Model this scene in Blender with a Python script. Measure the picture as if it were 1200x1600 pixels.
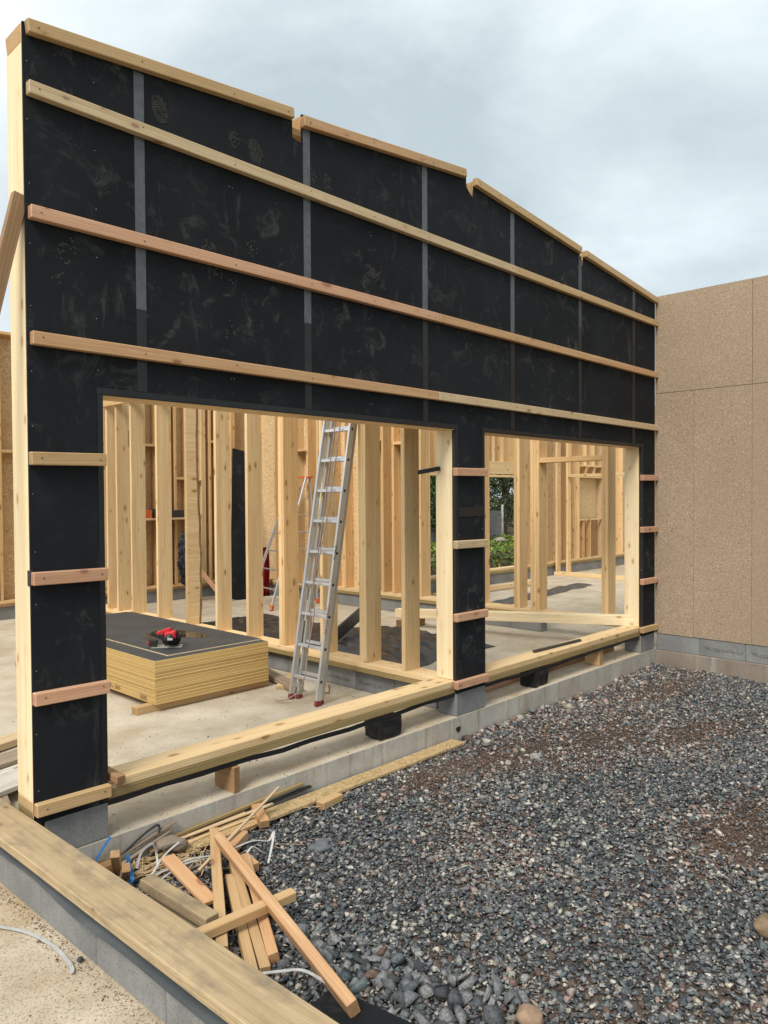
import bpy, bmesh, math, random
import numpy as np
from mathutils import Vector, Matrix, noise as mn
random.seed(7); RNG = np.random.default_rng(11)
S = bpy.context.scene
for o in list(bpy.data.objects): bpy.data.objects.remove(o)

# ------------------------------------------------------------------ camera
CP = Vector((-1.4703, -3.8447, 1.6))
yaw, pit, rol = 0.806, -0.0201, -0.0062
fw = Vector((math.sin(yaw)*math.cos(pit), math.cos(yaw)*math.cos(pit), math.sin(pit)))
r0 = Vector((math.cos(yaw), -math.sin(yaw), 0)); u0 = r0.cross(fw)
rv = r0*math.cos(rol)+u0*math.sin(rol); uv_ = -r0*math.sin(rol)+u0*math.cos(rol)
cam = bpy.data.cameras.new('camera'); co = bpy.data.objects.new('camera', cam); S.collection.objects.link(co)
co.matrix_world = Matrix(((rv.x, uv_.x, -fw.x, CP.x), (rv.y, uv_.y, -fw.y, CP.y), (rv.z, uv_.z, -fw.z, CP.z), (0, 0, 0, 1)))
cam.sensor_fit = 'VERTICAL'; cam.sensor_height = 36; cam.lens = 1173.84*36/1600
cam.clip_start = 0.05; cam.clip_end = 3000
S.camera = co

# ------------------------------------------------------------------ world, sun, exposure
SUN_EL, SUN_AZ = math.radians(48), math.radians(250)      # azimuth of the sun, from +Y clockwise
sd = Vector((math.sin(SUN_AZ)*math.cos(SUN_EL), math.cos(SUN_AZ)*math.cos(SUN_EL), math.sin(SUN_EL)))
W = bpy.data.worlds.new("World"); S.world = W; W.use_nodes = True
nt = W.node_tree; nt.nodes.clear()
def N(t, typ, **kw):
    n = t.nodes.new(typ)
    for k, v in kw.items(): setattr(n, k, v)
    return n
def setin(n, d):
    for k, v in d.items(): n.inputs[k].default_value = v
wo = N(nt, 'ShaderNodeOutputWorld'); bg = N(nt, 'ShaderNodeBackground'); bg.inputs[1].default_value = 0.1
sky = N(nt, 'ShaderNodeTexSky', sky_type='NISHITA', sun_disc=False, sun_elevation=SUN_EL, sun_rotation=SUN_AZ)
tc = N(nt, 'ShaderNodeTexCoord')
mp = N(nt, 'ShaderNodeMapping'); mp.inputs['Scale'].default_value = (1, 1, 1.9); mp.inputs['Location'].default_value = (3.1, 1.7, .4)
n1 = N(nt, 'ShaderNodeTexNoise'); setin(n1, {'Scale': 2.3, 'Detail': 8, 'Roughness': .55, 'Distortion': .25})
n2 = N(nt, 'ShaderNodeTexNoise'); setin(n2, {'Scale': .8, 'Detail': 2})
cr = N(nt, 'ShaderNodeValToRGB')
cr.color_ramp.elements[0].position = .36; cr.color_ramp.elements[0].color = (3.5, 4.1, 4.38, 1)
cr.color_ramp.elements[1].position = .68; cr.color_ramp.elements[1].color = (6.0, 6.65, 6.95, 1)
e = cr.color_ramp.elements.new(.5); e.color = (4.5, 5.1, 5.35, 1)
# whiter towards the veiled sun (left of the picture)
dt = N(nt, 'ShaderNodeVectorMath', operation='DOT_PRODUCT'); dt.inputs[1].default_value = Vector((-.42, .75, .5)).normalized()
mr = N(nt, 'ShaderNodeMapRange', interpolation_type='SMOOTHSTEP'); setin(mr, {'From Min': .55, 'From Max': 1.0, 'To Min': 0, 'To Max': 1})
mx = N(nt, 'ShaderNodeMixRGB'); mx.inputs[2].default_value = (8.2, 8.5, 8.7, 1)
m0 = N(nt, 'ShaderNodeMixRGB'); m0.inputs[0].default_value = .95
L = nt.links.new
L(tc.outputs['Generated'], mp.inputs[0]); L(mp.outputs[0], n1.inputs[0]); L(mp.outputs[0], n2.inputs[0])
ad = N(nt, 'ShaderNodeMath', operation='ADD'); ml = N(nt, 'ShaderNodeMath', operation='MULTIPLY_ADD'); ml.inputs[1].default_value = .5; ml.inputs[2].default_value = -.25
L(n2.outputs[0], ml.inputs[0]); L(n1.outputs[0], ad.inputs[0]); L(ml.outputs[0], ad.inputs[1]); L(ad.outputs[0], cr.inputs[0])
L(tc.outputs['Generated'], dt.inputs[0]); L(dt.outputs['Value'], mr.inputs[0]); L(mr.outputs[0], mx.inputs[0]); L(cr.outputs[0], mx.inputs[1])
L(sky.outputs[0], m0.inputs[1]); L(mx.outputs[0], m0.inputs[2]); L(m0.outputs[0], bg.inputs[0]); L(bg.outputs[0], wo.inputs[0])
sl = bpy.data.lights.new('sun', 'SUN'); sl.energy = 2.2; sl.angle = math.radians(25); sl.color = (1, .95, .87)
so = bpy.data.objects.new('sun', sl); S.collection.objects.link(so); so.rotation_euler = sd.to_track_quat('Z', 'Y').to_euler()
S.view_settings.view_transform = 'Standard'; S.view_settings.look = 'None'; S.view_settings.gamma = 1
S.view_settings.use_curve_mapping = False; S.view_settings.exposure = 0.72
S.cycles.use_denoising = True; S.cycles.max_bounces = 8; S.cycles.diffuse_bounces = 4

# ------------------------------------------------------------------ materials
MATS = {}
def newmat(name):
    m = bpy.data.materials.new(name); m.use_nodes = True; t = m.node_tree
    b = t.nodes['Principled BSDF']; return m, t, b
def coords(t, scale=(1, 1, 1), rnd=True, kind='Object'):
    c = N(t, 'ShaderNodeTexCoord'); m = N(t, 'ShaderNodeMapping'); m.inputs['Scale'].default_value = scale
    if rnd:
        oi = N(t, 'ShaderNodeObjectInfo'); vm = N(t, 'ShaderNodeVectorMath', operation='MULTIPLY_ADD')
        cx = N(t, 'ShaderNodeCombineXYZ')
        for i in range(3): t.links.new(oi.outputs['Random'], cx.inputs[i])
        vm.inputs[1].default_value = (31.7, 17.3, 23.9); t.links.new(cx.outputs[0], vm.inputs[0]); t.links.new(c.outputs[kind], vm.inputs[2])
        t.links.new(vm.outputs[0], m.inputs[0])
    else: t.links.new(c.outputs[kind], m.inputs[0])
    return m.outputs[0]
def noise_(t, v, scale, detail=4, rough=.55, dist=0):
    n = N(t, 'ShaderNodeTexNoise'); setin(n, {'Scale': scale, 'Detail': detail, 'Roughness': rough, 'Distortion': dist})
    t.links.new(v, n.inputs['Vector']); return n.outputs[0]
def ramp(t, f, stops, interp='LINEAR'):
    r = N(t, 'ShaderNodeValToRGB'); r.color_ramp.interpolation = interp
    el = r.color_ramp.elements
    while len(el) < len(stops): el.new(.5)
    for e_, (p, c) in zip(el, stops): e_.position = p; e_.color = (*c, 1) if len(c) == 3 else c
    t.links.new(f, r.inputs[0]); return r.outputs[0]
def mix(t, f, a, b, mode='MIX'):
    m = N(t, 'ShaderNodeMixRGB', blend_type=mode)
    for i, x in enumerate((f, a, b)):
        if hasattr(x, 'links'): t.links.new(x, m.inputs[i])
        else: m.inputs[i].default_value = x if i == 0 else (*x, 1)
    return m.outputs[0]
def bump(t, b, h, strength=.3, dist=.003):
    n = N(t, 'ShaderNodeBump'); n.inputs['Strength'].default_value = strength; n.inputs['Distance'].default_value = dist
    t.links.new(h, n.inputs['Height']); t.links.new(n.outputs[0], b.inputs['Normal'])
def g(v): return (v, v, v)
def wood(name, light, dark, knot=(.16, .075, .03), grain=1.0, rough=.62, hue=.10, dirt=0.0, knots=.12):
    m, t, b = newmat(name)
    v1 = coords(t, (1.3, 46, 46)); f1 = noise_(t, v1, 1.0, 3, .6, .4)
    v2 = coords(t, (.55, 9, 9)); f2 = noise_(t, v2, 1.0, 2, .5, 1.2)
    # growth rings: distance-like bands across the section
    wv = N(t, 'ShaderNodeTexWave', wave_type='RINGS', rings_direction='X'); setin(wv, {'Scale': 30.0, 'Distortion': 6.0, 'Detail': 2.5, 'Detail Scale': .8, 'Detail Roughness': .6})
    vw = coords(t, (.12, 1.6, 1.0)); t.links.new(vw, wv.inputs['Vector'])
    c = mix(t, ramp(t, f2, [(.35, g(0)), (.65, g(1))]), light, tuple(l*.62+d*.38 for l, d in zip(light, dark)))
    c = mix(t, ramp(t, f1, [(.42, g(0)), (.72, g(.62*grain))]), c, dark)
    c = mix(t, ramp(t, wv.outputs[0], [(.62, g(0)), (.97, g(.5*grain))]), c, dark)
    vk = coords(t, (5.0, 11, 11)); vo = N(t, 'ShaderNodeTexVoronoi'); vo.inputs['Scale'].default_value = 1; t.links.new(vk, vo.inputs['Vector'])
    kd = N(t, 'ShaderNodeSeparateColor'); t.links.new(vo.outputs['Color'], kd.inputs[0])
    ka = N(t, 'ShaderNodeMath', operation='MULTIPLY_ADD'); ka.inputs[1].default_value = -.20; ka.inputs[2].default_value = .085; t.links.new(kd.outputs[0], ka.inputs[0])
    kk = N(t, 'ShaderNodeMath', operation='SUBTRACT'); t.links.new(vo.outputs['Distance'], kk.inputs[0]); t.links.new(ka.outputs[0], kk.inputs[1])
    c = mix(t, ramp(t, kk.outputs[0], [(knots*.75, g(.95)), (knots*1.15, g(0))]), c, knot)
    c = mix(t, ramp(t, kk.outputs[0], [(knots*1.1, g(.45)), (knots*2.6, g(0))]), c, dark)
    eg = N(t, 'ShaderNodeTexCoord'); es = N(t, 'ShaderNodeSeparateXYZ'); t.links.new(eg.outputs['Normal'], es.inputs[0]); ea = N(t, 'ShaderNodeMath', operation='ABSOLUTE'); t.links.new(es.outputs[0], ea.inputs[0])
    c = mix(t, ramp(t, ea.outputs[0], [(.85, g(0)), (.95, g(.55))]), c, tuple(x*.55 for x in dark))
    if dirt:
        fd = noise_(t, coords(t, (3, 5, 5)), 1.6, 6, .65)
        c = mix(t, ramp(t, fd, [(.48, g(0)), (.7, g(dirt))]), c, (.17, .14, .10))
    oi = N(t, 'ShaderNodeObjectInfo'); mrn = N(t, 'ShaderNodeMapRange'); setin(mrn, {'To Min': 1-hue*1.3, 'To Max': 1+hue*.4}); t.links.new(oi.outputs['Random'], mrn.inputs[0])
    hs = N(t, 'ShaderNodeHueSaturation'); t.links.new(mrn.outputs[0], hs.inputs['Value']); t.links.new(c, hs.inputs['Color'])
    t.links.new(hs.outputs[0], b.inputs['Base Color']); b.inputs['Roughness'].default_value = rough; b.inputs['Specular IOR Level'].default_value = .3
    bump(t, b, f1, .25, .0012)
    MATS[name] = m; return m
WHITE = wood('pale_spruce', (.86, .735, .50), (.68, .49, .26), knot=(.30, .15, .07), hue=.05)
SPR = wood('spruce', (.83, .635, .37), (.58, .36, .155), knot=(.20, .09, .04), hue=.12)
WARM = wood('warm_spruce', (.78, .53, .27), (.52, .30, .115), knot=(.21, .085, .03), hue=.16)
TAN = wood('tan_batten', (.60, .41, .215), (.42, .25, .11), knot=(.2, .09, .04))
TANP = wood('pale_batten', (.66, .50, .31), (.46, .31, .17), knot=(.2, .1, .05))
ORG = wood('orange_batten', (.64, .40, .215), (.46, .235, .105), knot=(.2, .07, .03))
TANO = wood('light_orange_batten', (.66, .44, .255), (.47, .25, .115), knot=(.2, .08, .04), grain=1.6)
PNK = wood('pink_batten', (.63, .375, .235), (.46, .23, .13), knot=(.22, .09, .06))
TRT = wood('treated_pine', (.40, .29, .13), (.22, .15, .06), knot=(.1, .055, .025), knots=.09)
TRTD = wood('weathered_treated_board', (.50, .38, .225), (.30, .21, .115), knot=(.13, .08, .045), dirt=.75, grain=1.25, knots=.09, rough=.8)
OLD = wood('grey_weathered_wood', (.38, .30, .22), (.2, .145, .10), dirt=.5)
BRN = wood('brown_timber', (.40, .24, .12), (.22, .12, .055))
LIME = wood('whitish_formwork_board', (.60, .57, .50), (.42, .37, .30), dirt=.35)

def osb(name, a, b_, c_, scale=38, rough=.7):
    m, t, b = newmat(name)
    v = coords(t, (1, 1, 1), kind='Object')
    nz = N(t, 'ShaderNodeTexNoise'); setin(nz, {'Scale': 3.0, 'Detail': 2}); t.links.new(v, nz.inputs['Vector'])
    vm = N(t, 'ShaderNodeVectorMath', operation='ADD'); t.links.new(v, vm.inputs[0]); t.links.new(nz.outputs['Color'], vm.inputs[1])
    vo = N(t, 'ShaderNodeTexVoronoi'); vo.inputs['Scale'].default_value = scale; t.links.new(vm.outputs[0], vo.inputs['Vector'])
    sp = N(t, 'ShaderNodeSeparateColor'); t.links.new(vo.outputs['Color'], sp.inputs[0])
    c = ramp(t, sp.outputs[0], [(.0, c_), (.3, a), (.8, b_), (1, tuple(min(1, x*1.15) for x in b_))])
    c = mix(t, ramp(t, vo.outputs['Distance'], [(.55, g(0)), (.9, g(.55))]), c, c_)
    t.links.new(c, b.inputs['Base Color']); b.inputs['Roughness'].default_value = rough; b.inputs['Specular IOR Level'].default_value = .3
    bump(t, b, sp.outputs[0], .3, .001); MATS[name] = m; return m
OSB = osb('osb', (.60, .43, .23), (.68, .51, .30), (.46, .30, .15))
def chip():
    m, t, b = newmat('chipboard')
    v = coords(t, (1, 1, 1), rnd=True)
    f = noise_(t, v, 135, 2, .55); f2 = noise_(t, v, 60, 3, .65); f3 = noise_(t, v, 1.1, 4, .6)
    c = ramp(t, f2, [(.3, (.275, .20, .137)), (.52, (.34, .252, .175)), (.7, (.40, .305, .215))])
    c = mix(t, ramp(t, f, [(.57, g(0)), (.68, g(.8))]), c, (.70, .56, .41))
    c = mix(t, ramp(t, f, [(.34, g(.75)), (.42, g(0))]), c, (.17, .115, .075))
    vo = N(t, 'ShaderNodeTexVoronoi'); vo.inputs['Scale'].default_value = 6; t.links.new(v, vo.inputs['Vector'])
    c = mix(t, ramp(t, vo.outputs['Distance'], [(.035, g(.8)), (.06, g(0))]), c, (.12, .075, .045))
    c = mix(t, ramp(t, f3, [(.35, g(.0)), (.75, g(.3))]), c, (.25, .18, .12))
    t.links.new(c, b.inputs['Base Color']); b.inputs['Roughness'].default_value = .85; b.inputs['Specular IOR Level'].default_value = .2
    bump(t, b, f, .3, .001); return m
CHIP = chip()
def concrete(name, lo, hi, stain=(.2, .14, .09), sa=.4, grain=.3, scale=1.0, stain_scale=1.3, speck=True, rnd=False, streak=0):
    m, t, b = newmat(name); v = coords(t, (1, 1, 1), rnd=rnd)
    f = noise_(t, v, 2.2*scale, 8, .65); c = ramp(t, f, [(.35, lo), (.65, hi)])
    fs = noise_(t, v, stain_scale, 6, .62, .6); c = mix(t, ramp(t, fs, [(.5, g(0)), (.68, g(sa))]), c, stain)
    ff = noise_(t, v, 120, 3, .6)
    c = mix(t, ramp(t, ff, [(.35, g(grain)), (.5, g(0))]), c, tuple(x*.5 for x in lo))
    if speck:
        vo = N(t, 'ShaderNodeTexVoronoi'); vo.inputs['Scale'].default_value = 16; t.links.new(v, vo.inputs['Vector'])
        c = mix(t, ramp(t, vo.outputs['Distance'], [(.06, g(.75)), (.11, g(0))]), c, tuple(x*.35 for x in lo))
    if streak:
        vs = coords(t, (1, 1, .09), rnd=rnd); fz = noise_(t, vs, 16, 4, .6)
        c = mix(t, ramp(t, fz, [(.53, g(0)), (.7, g(streak))]), c, (.22, .15, .10))
        vs2 = coords(t, (1, 1, .05), rnd=rnd); fz2 = noise_(t, vs2, 9, 3, .6)
        c = mix(t, ramp(t, fz2, [(.60, g(0)), (.72, g(streak*.7))]), c, (.6, .58, .52))
    t.links.new(c, b.inputs['Base Color']); b.inputs['Roughness'].default_value = .88; b.inputs['Specular IOR Level'].default_value = .25
    bump(t, b, ff, .35, .002); return m
SLAB = concrete('slab_concrete', (.42, .36, .27), (.57, .50, .39), stain=(.38, .27, .15), sa=.55, stain_scale=1.6)
FND = concrete('foundation_concrete', (.36, .335, .295), (.50, .475, .425), stain=(.27, .20, .145), sa=.5, streak=.55, stain_scale=2)
FNDB = concrete('brown_foundation_concrete', (.20, .165, .135), (.29, .245, .20), stain=(.2, .14, .1), sa=.5, streak=.4)
BLK = concrete('block_concrete', (.17, .172, .17), (.26, .262, .255), stain=(.38, .36, .33), sa=.3, grain=.45, rnd=True, streak=.12, speck=False)
SAND = concrete('sandy_concrete', (.42, .345, .245), (.56, .475, .36), stain=(.47, .33, .18), sa=.7, grain=.8, scale=2, stain_scale=2.4)
def black_sheet():
    m, t, b = newmat('black_coated_fibreboard'); v = coords(t, rnd=False)
    f = noise_(t, v, 1.4, 7, .7); f2 = noise_(t, v, 5.5, 8, .75, 1.0)
    vs = coords(t, (1, 1, .22), rnd=False); f3 = noise_(t, vs, 5, 6, .7, .8)
    c = ramp(t, f, [(.3, (.0065, .0077, .0098)), (.7, (.0155, .0175, .021))])
    msk = N(t, 'ShaderNodeMath', operation='MULTIPLY'); t.links.new(ramp(t, f2, [(.54, g(0)), (.74, g(1))]), msk.inputs[0]); t.links.new(ramp(t, noise_(t, v, .9, 3), [(.42, g(.1)), (.66, g(1))]), msk.inputs[1])
    c = mix(t, msk.outputs[0], c, (.10, .10, .095))
    c = mix(t, ramp(t, f3, [(.61, g(0)), (.72, g(.75))]), c, (.06, .062, .063))
    ff = noise_(t, v, 160, 2); c = mix(t, ramp(t, ff, [(.6, g(0)), (.75, g(.35))]), c, (.04, .042, .045))
    t.links.new(c, b.inputs['Base Color']); b.inputs['Roughness'].default_value = .82; b.inputs['Specular IOR Level'].default_value = .18
    bump(t, b, ff, .2, .001); return m
BLACK = black_sheet()
def plain(name, col, rough=.5, metal=0, spec=.5, vary=.25, vscale=6, bmp=0, bscale=40):
    m, t, b = newmat(name); v = coords(t)
    f = noise_(t, v, vscale, 5, .6); c = mix(t, ramp(t, f, [(.35, g(0)), (.7, g(1))]), col, tuple(x*(1-vary) for x in col))
    t.links.new(c, b.inputs['Base Color']); b.inputs['Metallic'].default_value = metal; b.inputs['Specular IOR Level'].default_value = spec
    r = ramp(t, f, [(.3, g(max(0, rough-.08))), (.7, g(min(1, rough+.08)))]); t.links.new(r, b.inputs['Roughness'])
    if bmp: bump(t, b, noise_(t, v, bscale, 3), bmp, .002)
    return m
TAPE = plain('joint_tape_sky_sheen', (.085, .09, .10), .42, vary=.35, vscale=25, spec=.6, bmp=.4, bscale=30)  # black tape with the sky's sheen put into its colour
TAPE_SHEEN_DIM = plain('joint_tape_dim_sheen', (.042, .045, .05), .45, vary=.35, vscale=25, spec=.5, bmp=.4, bscale=30)  # same black tape, weaker sky sheen in the colour
MEMB = plain('black_membrane', (.012, .012, .014), .42, spec=.4, vary=.3, bmp=.6, bscale=9)
MEMG = plain('grey_damp_proof_sheet', (.06, .07, .075), .38, spec=.5, vary=.3, bmp=.5, bscale=12)
TARPM = plain('black_polythene', (.022, .024, .027), .36, spec=.5, vary=.3, bmp=.5, bscale=14)
ALU = plain('aluminium', (.66, .67, .68), .34, metal=.75, vary=.12)
ALUD = plain('dull_aluminium', (.50, .49, .46), .5, metal=.55, vary=.2)
RUBR = plain('red_rubber', (.22, .03, .03), .6)
ROPE = plain('brown_white_rope', (.42, .30, .25), .8, vary=.6, vscale=90)
REDP = plain('red_plastic', (.60, .022, .03), .35)
REDC = plain('red_cloth', (.38, .012, .018), .8)
BLKP = plain('black_plastic', (.018, .018, .018), .45)
ORGP = plain('orange_plastic', (.62, .13, .03), .5)
STEEL = plain('steel', (.42, .42, .42), .3, metal=.9)
DSTEEL = plain('dark_steel', (.055, .05, .048), .5, metal=.3)
SCREW = plain('screw_head', (.07, .05, .035), .5)
SCREWW = plain('bright_screw_head', (.28, .28, .27), .35, metal=.5)
WSTRAP = plain('white_strap', (.52, .52, .51), .5, vary=.3, vscale=20)
BSTRAP = plain('blue_strap', (.02, .16, .42), .45)
CARD = plain('grey_brown_paper', (.26, .21, .16), .85, bmp=.5)
HOSE = plain('dark_blue_hose', (.012, .016, .032), .5)
DUST = plain('dusty_print', (.07, .067, .062), .95, vary=.6, vscale=60, spec=.1)
INKM = plain('black_ink', (.02, .018, .016), .8)
INKG = plain('worn_ink', (.10, .10, .098), .9)
INKR = plain('red_ink', (.42, .03, .02), .6)
SHE = wood('sheet_edge', (.76, .53, .22), (.58, .37, .13), knots=.02)
def sheet_top():
    m, t, b = newmat('black_sheet_face'); v = coords(t, rnd=False)
    f = noise_(t, v, 2.0, 5, .6); c = ramp(t, f, [(.35, (.03, .032, .034)), (.65, (.055, .056, .056))])
    pud = ramp(t, noise_(t, coords(t, (1, .7, 1), rnd=False), 1.3, 3, .5), [(.585, g(0)), (.62, g(1))])
    c = mix(t, pud, c, (.018, .015, .012))
    rr = mix(t, pud, g(.6), g(.04))
    t.links.new(c, b.inputs['Base Color']); t.links.new(rr, b.inputs['Roughness']); return m
SHT = sheet_top()

# ------------------------------------------------------------------ builders
C = S.collection
def tag(o, label=None, cat=None, group=None, kind=None):
    if label: o['label'] = label
    if cat: o['category'] = cat
    if group: o['group'] = group
    if kind: o['kind'] = kind
    return o
def thing(name, loc, label, cat, group=None):
    o = bpy.data.objects.new(name, None); C.objects.link(o); o.location = loc; o.empty_display_size = .1
    return tag(o, label, cat, group)
def link(name, me, M, mat, parent=None):
    if mat is not None and not me.materials:
        for x in (mat if isinstance(mat, (list, tuple)) else [mat]): me.materials.append(x)
    o = bpy.data.objects.new(name, me); C.objects.link(o)
    if parent is not None:
        o.parent = parent; pl = Vector(parent.get('_o', parent.location))
        o.matrix_basis = Matrix.Translation(-pl) @ M if '_o' not in parent else parent_inv[parent.name] @ M
    else: o.matrix_basis = M
    W_[o.name] = M
    if parent is None or True: parent_inv[o.name] = M.inverted(); o['_o'] = tuple(M.to_translation())
    return o
parent_inv = {}; W_ = {}
def bmesh_me(bm, name, smooth=False):
    me = bpy.data.meshes.new(name); bm.normal_update(); bm.to_mesh(me); bm.free()
    if smooth:
        for p in me.polygons: p.use_smooth = True
    return me
def box_bm(lx, ly, lz, bev=.003, segs=1):
    bm = bmesh.new(); bmesh.ops.create_cube(bm, size=1); bmesh.ops.scale(bm, vec=(lx, ly, lz), verts=bm.verts)
    if bev: bmesh.ops.bevel(bm, geom=bm.edges[:], offset=min(bev, lx*.3, ly*.3, lz*.3), segments=segs, affect='EDGES', profile=.7)
    return bm
def timber(name, a, b, w, h, mat, parent=None, roll=0, bev=.003, up=(0, 0, 1), bow=0):
    """length axis a-b (centre line), w across, h along up"""
    a, b = Vector(a), Vector(b); X = (b-a); l = X.length; X.normalize(); Z = Vector(up); Z = (Z-X*Z.dot(X)).normalized(); Y = Z.cross(X)
    if roll: q = Matrix.Rotation(roll, 3, X); Y = q @ Y; Z = q @ Z
    c = (a+b)/2; M = Matrix(((X.x, Y.x, Z.x, c.x), (X.y, Y.y, Z.y, c.y), (X.z, Y.z, Z.z, c.z), (0, 0, 0, 1)))
    bm = box_bm(l, w, h, bev)
    return link(name, bmesh_me(bm, name), M, mat, parent)
def abox(name, x, y, z, mat, parent=None, axis='x', bev=.003):
    """axis-aligned box from ranges, grain along axis"""
    c = Vector(((x[0]+x[1])/2, (y[0]+y[1])/2, (z[0]+z[1])/2)); d = (x[1]-x[0], y[1]-y[0], z[1]-z[0]); i = 'xyz'.index(axis)
    X = Vector([1.0 if k == i else 0 for k in range(3)]); j = {0: 2, 1: 2, 2: 0}[i]; Z = Vector([1.0 if k == j else 0 for k in range(3)]); Y = Z.cross(X)
    M = Matrix(((X.x, Y.x, Z.x, c.x), (X.y, Y.y, Z.y, c.y), (X.z, Y.z, Z.z, c.z), (0, 0, 0, 1)))
    dd = [d[i], d[3-i-j], d[j]]
    return link(name, bmesh_me(box_bm(*dd, bev), name), M, mat, parent)
def prism(name, pts, axis, t0, t1, mat, parent=None, M=None, bev=0):
    """polygon extruded along axis ('x','y','z')"""
    bm = bmesh.new()
    def P(p, t): return {'x': (t, p[0], p[1]), 'y': (p[0], t, p[1]), 'z': (p[0], p[1], t)}[axis]
    A = [bm.verts.new(P(p, t0)) for p in pts]; B = [bm.verts.new(P(p, t1)) for p in pts]
    bm.faces.new(A); bm.faces.new(B[::-1]); n = len(pts)
    for i in range(n): bm.faces.new((A[i], B[i], B[(i+1) % n], A[(i+1) % n]))
    bmesh.ops.recalc_face_normals(bm, faces=bm.faces)
    bmesh.ops.triangulate(bm, faces=[f for f in bm.faces if len(f.verts) > 4])
    return link(name, bmesh_me(bm, name), M or Matrix(), mat, parent)
def tube(name, pts, r, mat, parent=None, n=8, flat=1.0, closed=False, smooth=True):
    pts = [Vector(p) for p in pts]; bm = bmesh.new(); rings = []; m = len(pts)
    o0 = sum(pts, Vector())/m
    prev = Vector((0, 0, 1))
    for i, p in enumerate(pts):
        d = (pts[(i+1) % m] if (closed or i < m-1) else p)-(pts[i-1] if (closed or i > 0) else p); d.normalize()
        s = d.cross(prev if abs(d.dot(prev)) < .97 else Vector((1, 0, 0))); s.normalize(); t_ = s.cross(d)
        rings.append([bm.verts.new(p-o0+s*math.cos(k*2*math.pi/n)*r+t_*math.sin(k*2*math.pi/n)*r*flat) for k in range(n)])
    for i in range(m if closed else m-1):
        a, b = rings[i], rings[(i+1) % m]
        for k in range(n): bm.faces.new((a[k], a[(k+1) % n], b[(k+1) % n], b[k]))
    if not closed: bm.faces.new(rings[0][::-1]); bm.faces.new(rings[-1])
    bmesh.ops.recalc_face_normals(bm, faces=bm.faces)
    return link(name, bmesh_me(bm, name, smooth), Matrix.Translation(o0), mat, parent)
def ribbon(name, pts, w, mat, parent=None, up=(0, 0, 1), th=.0012):
    pts = [Vector(p) for p in pts]; bm = bmesh.new(); o0 = pts[0]; R = []
    for i, p in enumerate(pts):
        d = pts[min(i+1, len(pts)-1)]-pts[max(i-1, 0)]; d.normalize(); u = Vector(up[i] if isinstance(up[0], (tuple, list, Vector)) else up)
        s = d.cross(u).normalized()*w/2; nn = s.cross(d).normalized()*th
        R.append([bm.verts.new(p-o0+s+nn), bm.verts.new(p-o0-s+nn), bm.verts.new(p-o0-s-nn), bm.verts.new(p-o0+s-nn)])
    for a, b in zip(R, R[1:]):
        for k in range(4): bm.faces.new((a[k], a[(k+1) % 4], b[(k+1) % 4], b[k]))
    bm.faces.new(R[0]); bm.faces.new(R[-1][::-1]); bmesh.ops.recalc_face_normals(bm, faces=bm.faces)
    return link(name, bmesh_me(bm, name), Matrix.Translation(o0), mat, parent)
def curve_pts(P, n=8):
    """Catmull-Rom through P"""
    P = [Vector(p) for p in P]; out = []
    for i in range(len(P)-1):
        p0, p1, p2, p3 = P[max(i-1, 0)], P[i], P[i+1], P[min(i+2, len(P)-1)]
        for k in range(n):
            t = k/n; out.append(.5*((2*p1)+(-p0+p2)*t+(2*p0-5*p1+4*p2-p3)*t*t+(-p0+3*p1-3*p2+p3)*t**3))
    out.append(P[-1]); return out
def screw(parent, p, nrm=(0, -1, 0), r=.0045, mat=None):
    bm = bmesh.new(); bmesh.ops.create_cone(bm, cap_ends=True, segments=8, radius1=r, radius2=r*.7, depth=.003)
    q = Vector(nrm).to_track_quat('Z', 'Y'); M = Matrix.Translation(p) @ q.to_matrix().to_4x4()
    return link('screw', bmesh_me(bm, 'screw'), M, mat or SCREW, parent)

# ------------------------------------------------------------------ setting: ground, slab, foundations
def grid_mesh(name, xs, ys, hf, mat, skirt=0):
    vs = [(x, y, hf(x, y)) for y in ys for x in xs]; nx = len(xs); fs = [(j*nx+i, j*nx+i+1, (j+1)*nx+i+1, (j+1)*nx+i) for j in range(len(ys)-1) for i in range(nx-1)]
    me = bpy.data.meshes.new(name); me.from_pydata(vs, [], fs); me.update()
    for p in me.polygons: p.use_smooth = True
    return link(name, me, Matrix(), mat)
SOIL = concrete('soil_and_grass', (.10, .12, .045), (.16, .17, .07), stain=(.17, .12, .08), sa=.9, speck=False, stain_scale=.7)
tag(grid_mesh('ground', [-900, -100, -20, 0, 20, 100, 900], [-900, -100, -20, 0, 20, 100, 900], lambda x, y: -.62, SOIL), kind='structure')
def gh(x, y):      # gravel surface
    h = -.425+.035*mn.noise(Vector((x*.8, y*.8, 3)))+.012*mn.noise(Vector((x*3, y*3, 7)))
    h += .06*math.exp(-((x-4.8)**2/3+(y+.75)**2/.25))+.03*math.exp(-((x-2.2)**2/1.2+(y+.35)**2/.15)) - .02*math.exp(-((x-.6)**2+(y+1.9)**2)/.5)
    return h
GRB = concrete('gravel_bed', (.07, .06, .052), (.12, .10, .085), stain=(.17, .10, .065), sa=.9, grain=.8, scale=6, stain_scale=1.2)
tag(grid_mesh('gravel_bed_ground', list(np.linspace(.0, 7.2, 73)), list(np.linspace(-5.5, 0.02, 56)), lambda x, y: gh(x, y)-.012, GRB), kind='structure')
def sbox(name, x, y, z, mat): return tag(abox(name, x, y, z, mat, bev=.006), kind='structure')
sbox('floor_slab', (0.0, 19.2), (0.0, 8.6), (-.60, -.22), SLAB)
sbox('foundation_strip', (.003, 7.163), (-.006, -.0005), (-.60, -.2215), FND)
sbox('side_foundation', (-.08, -.001), (-5, 9), (-.60, -.235), FND)
sbox('left_room_floor', (-9, -.081), (-6, 9), (-.60, -.245), SAND)
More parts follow.
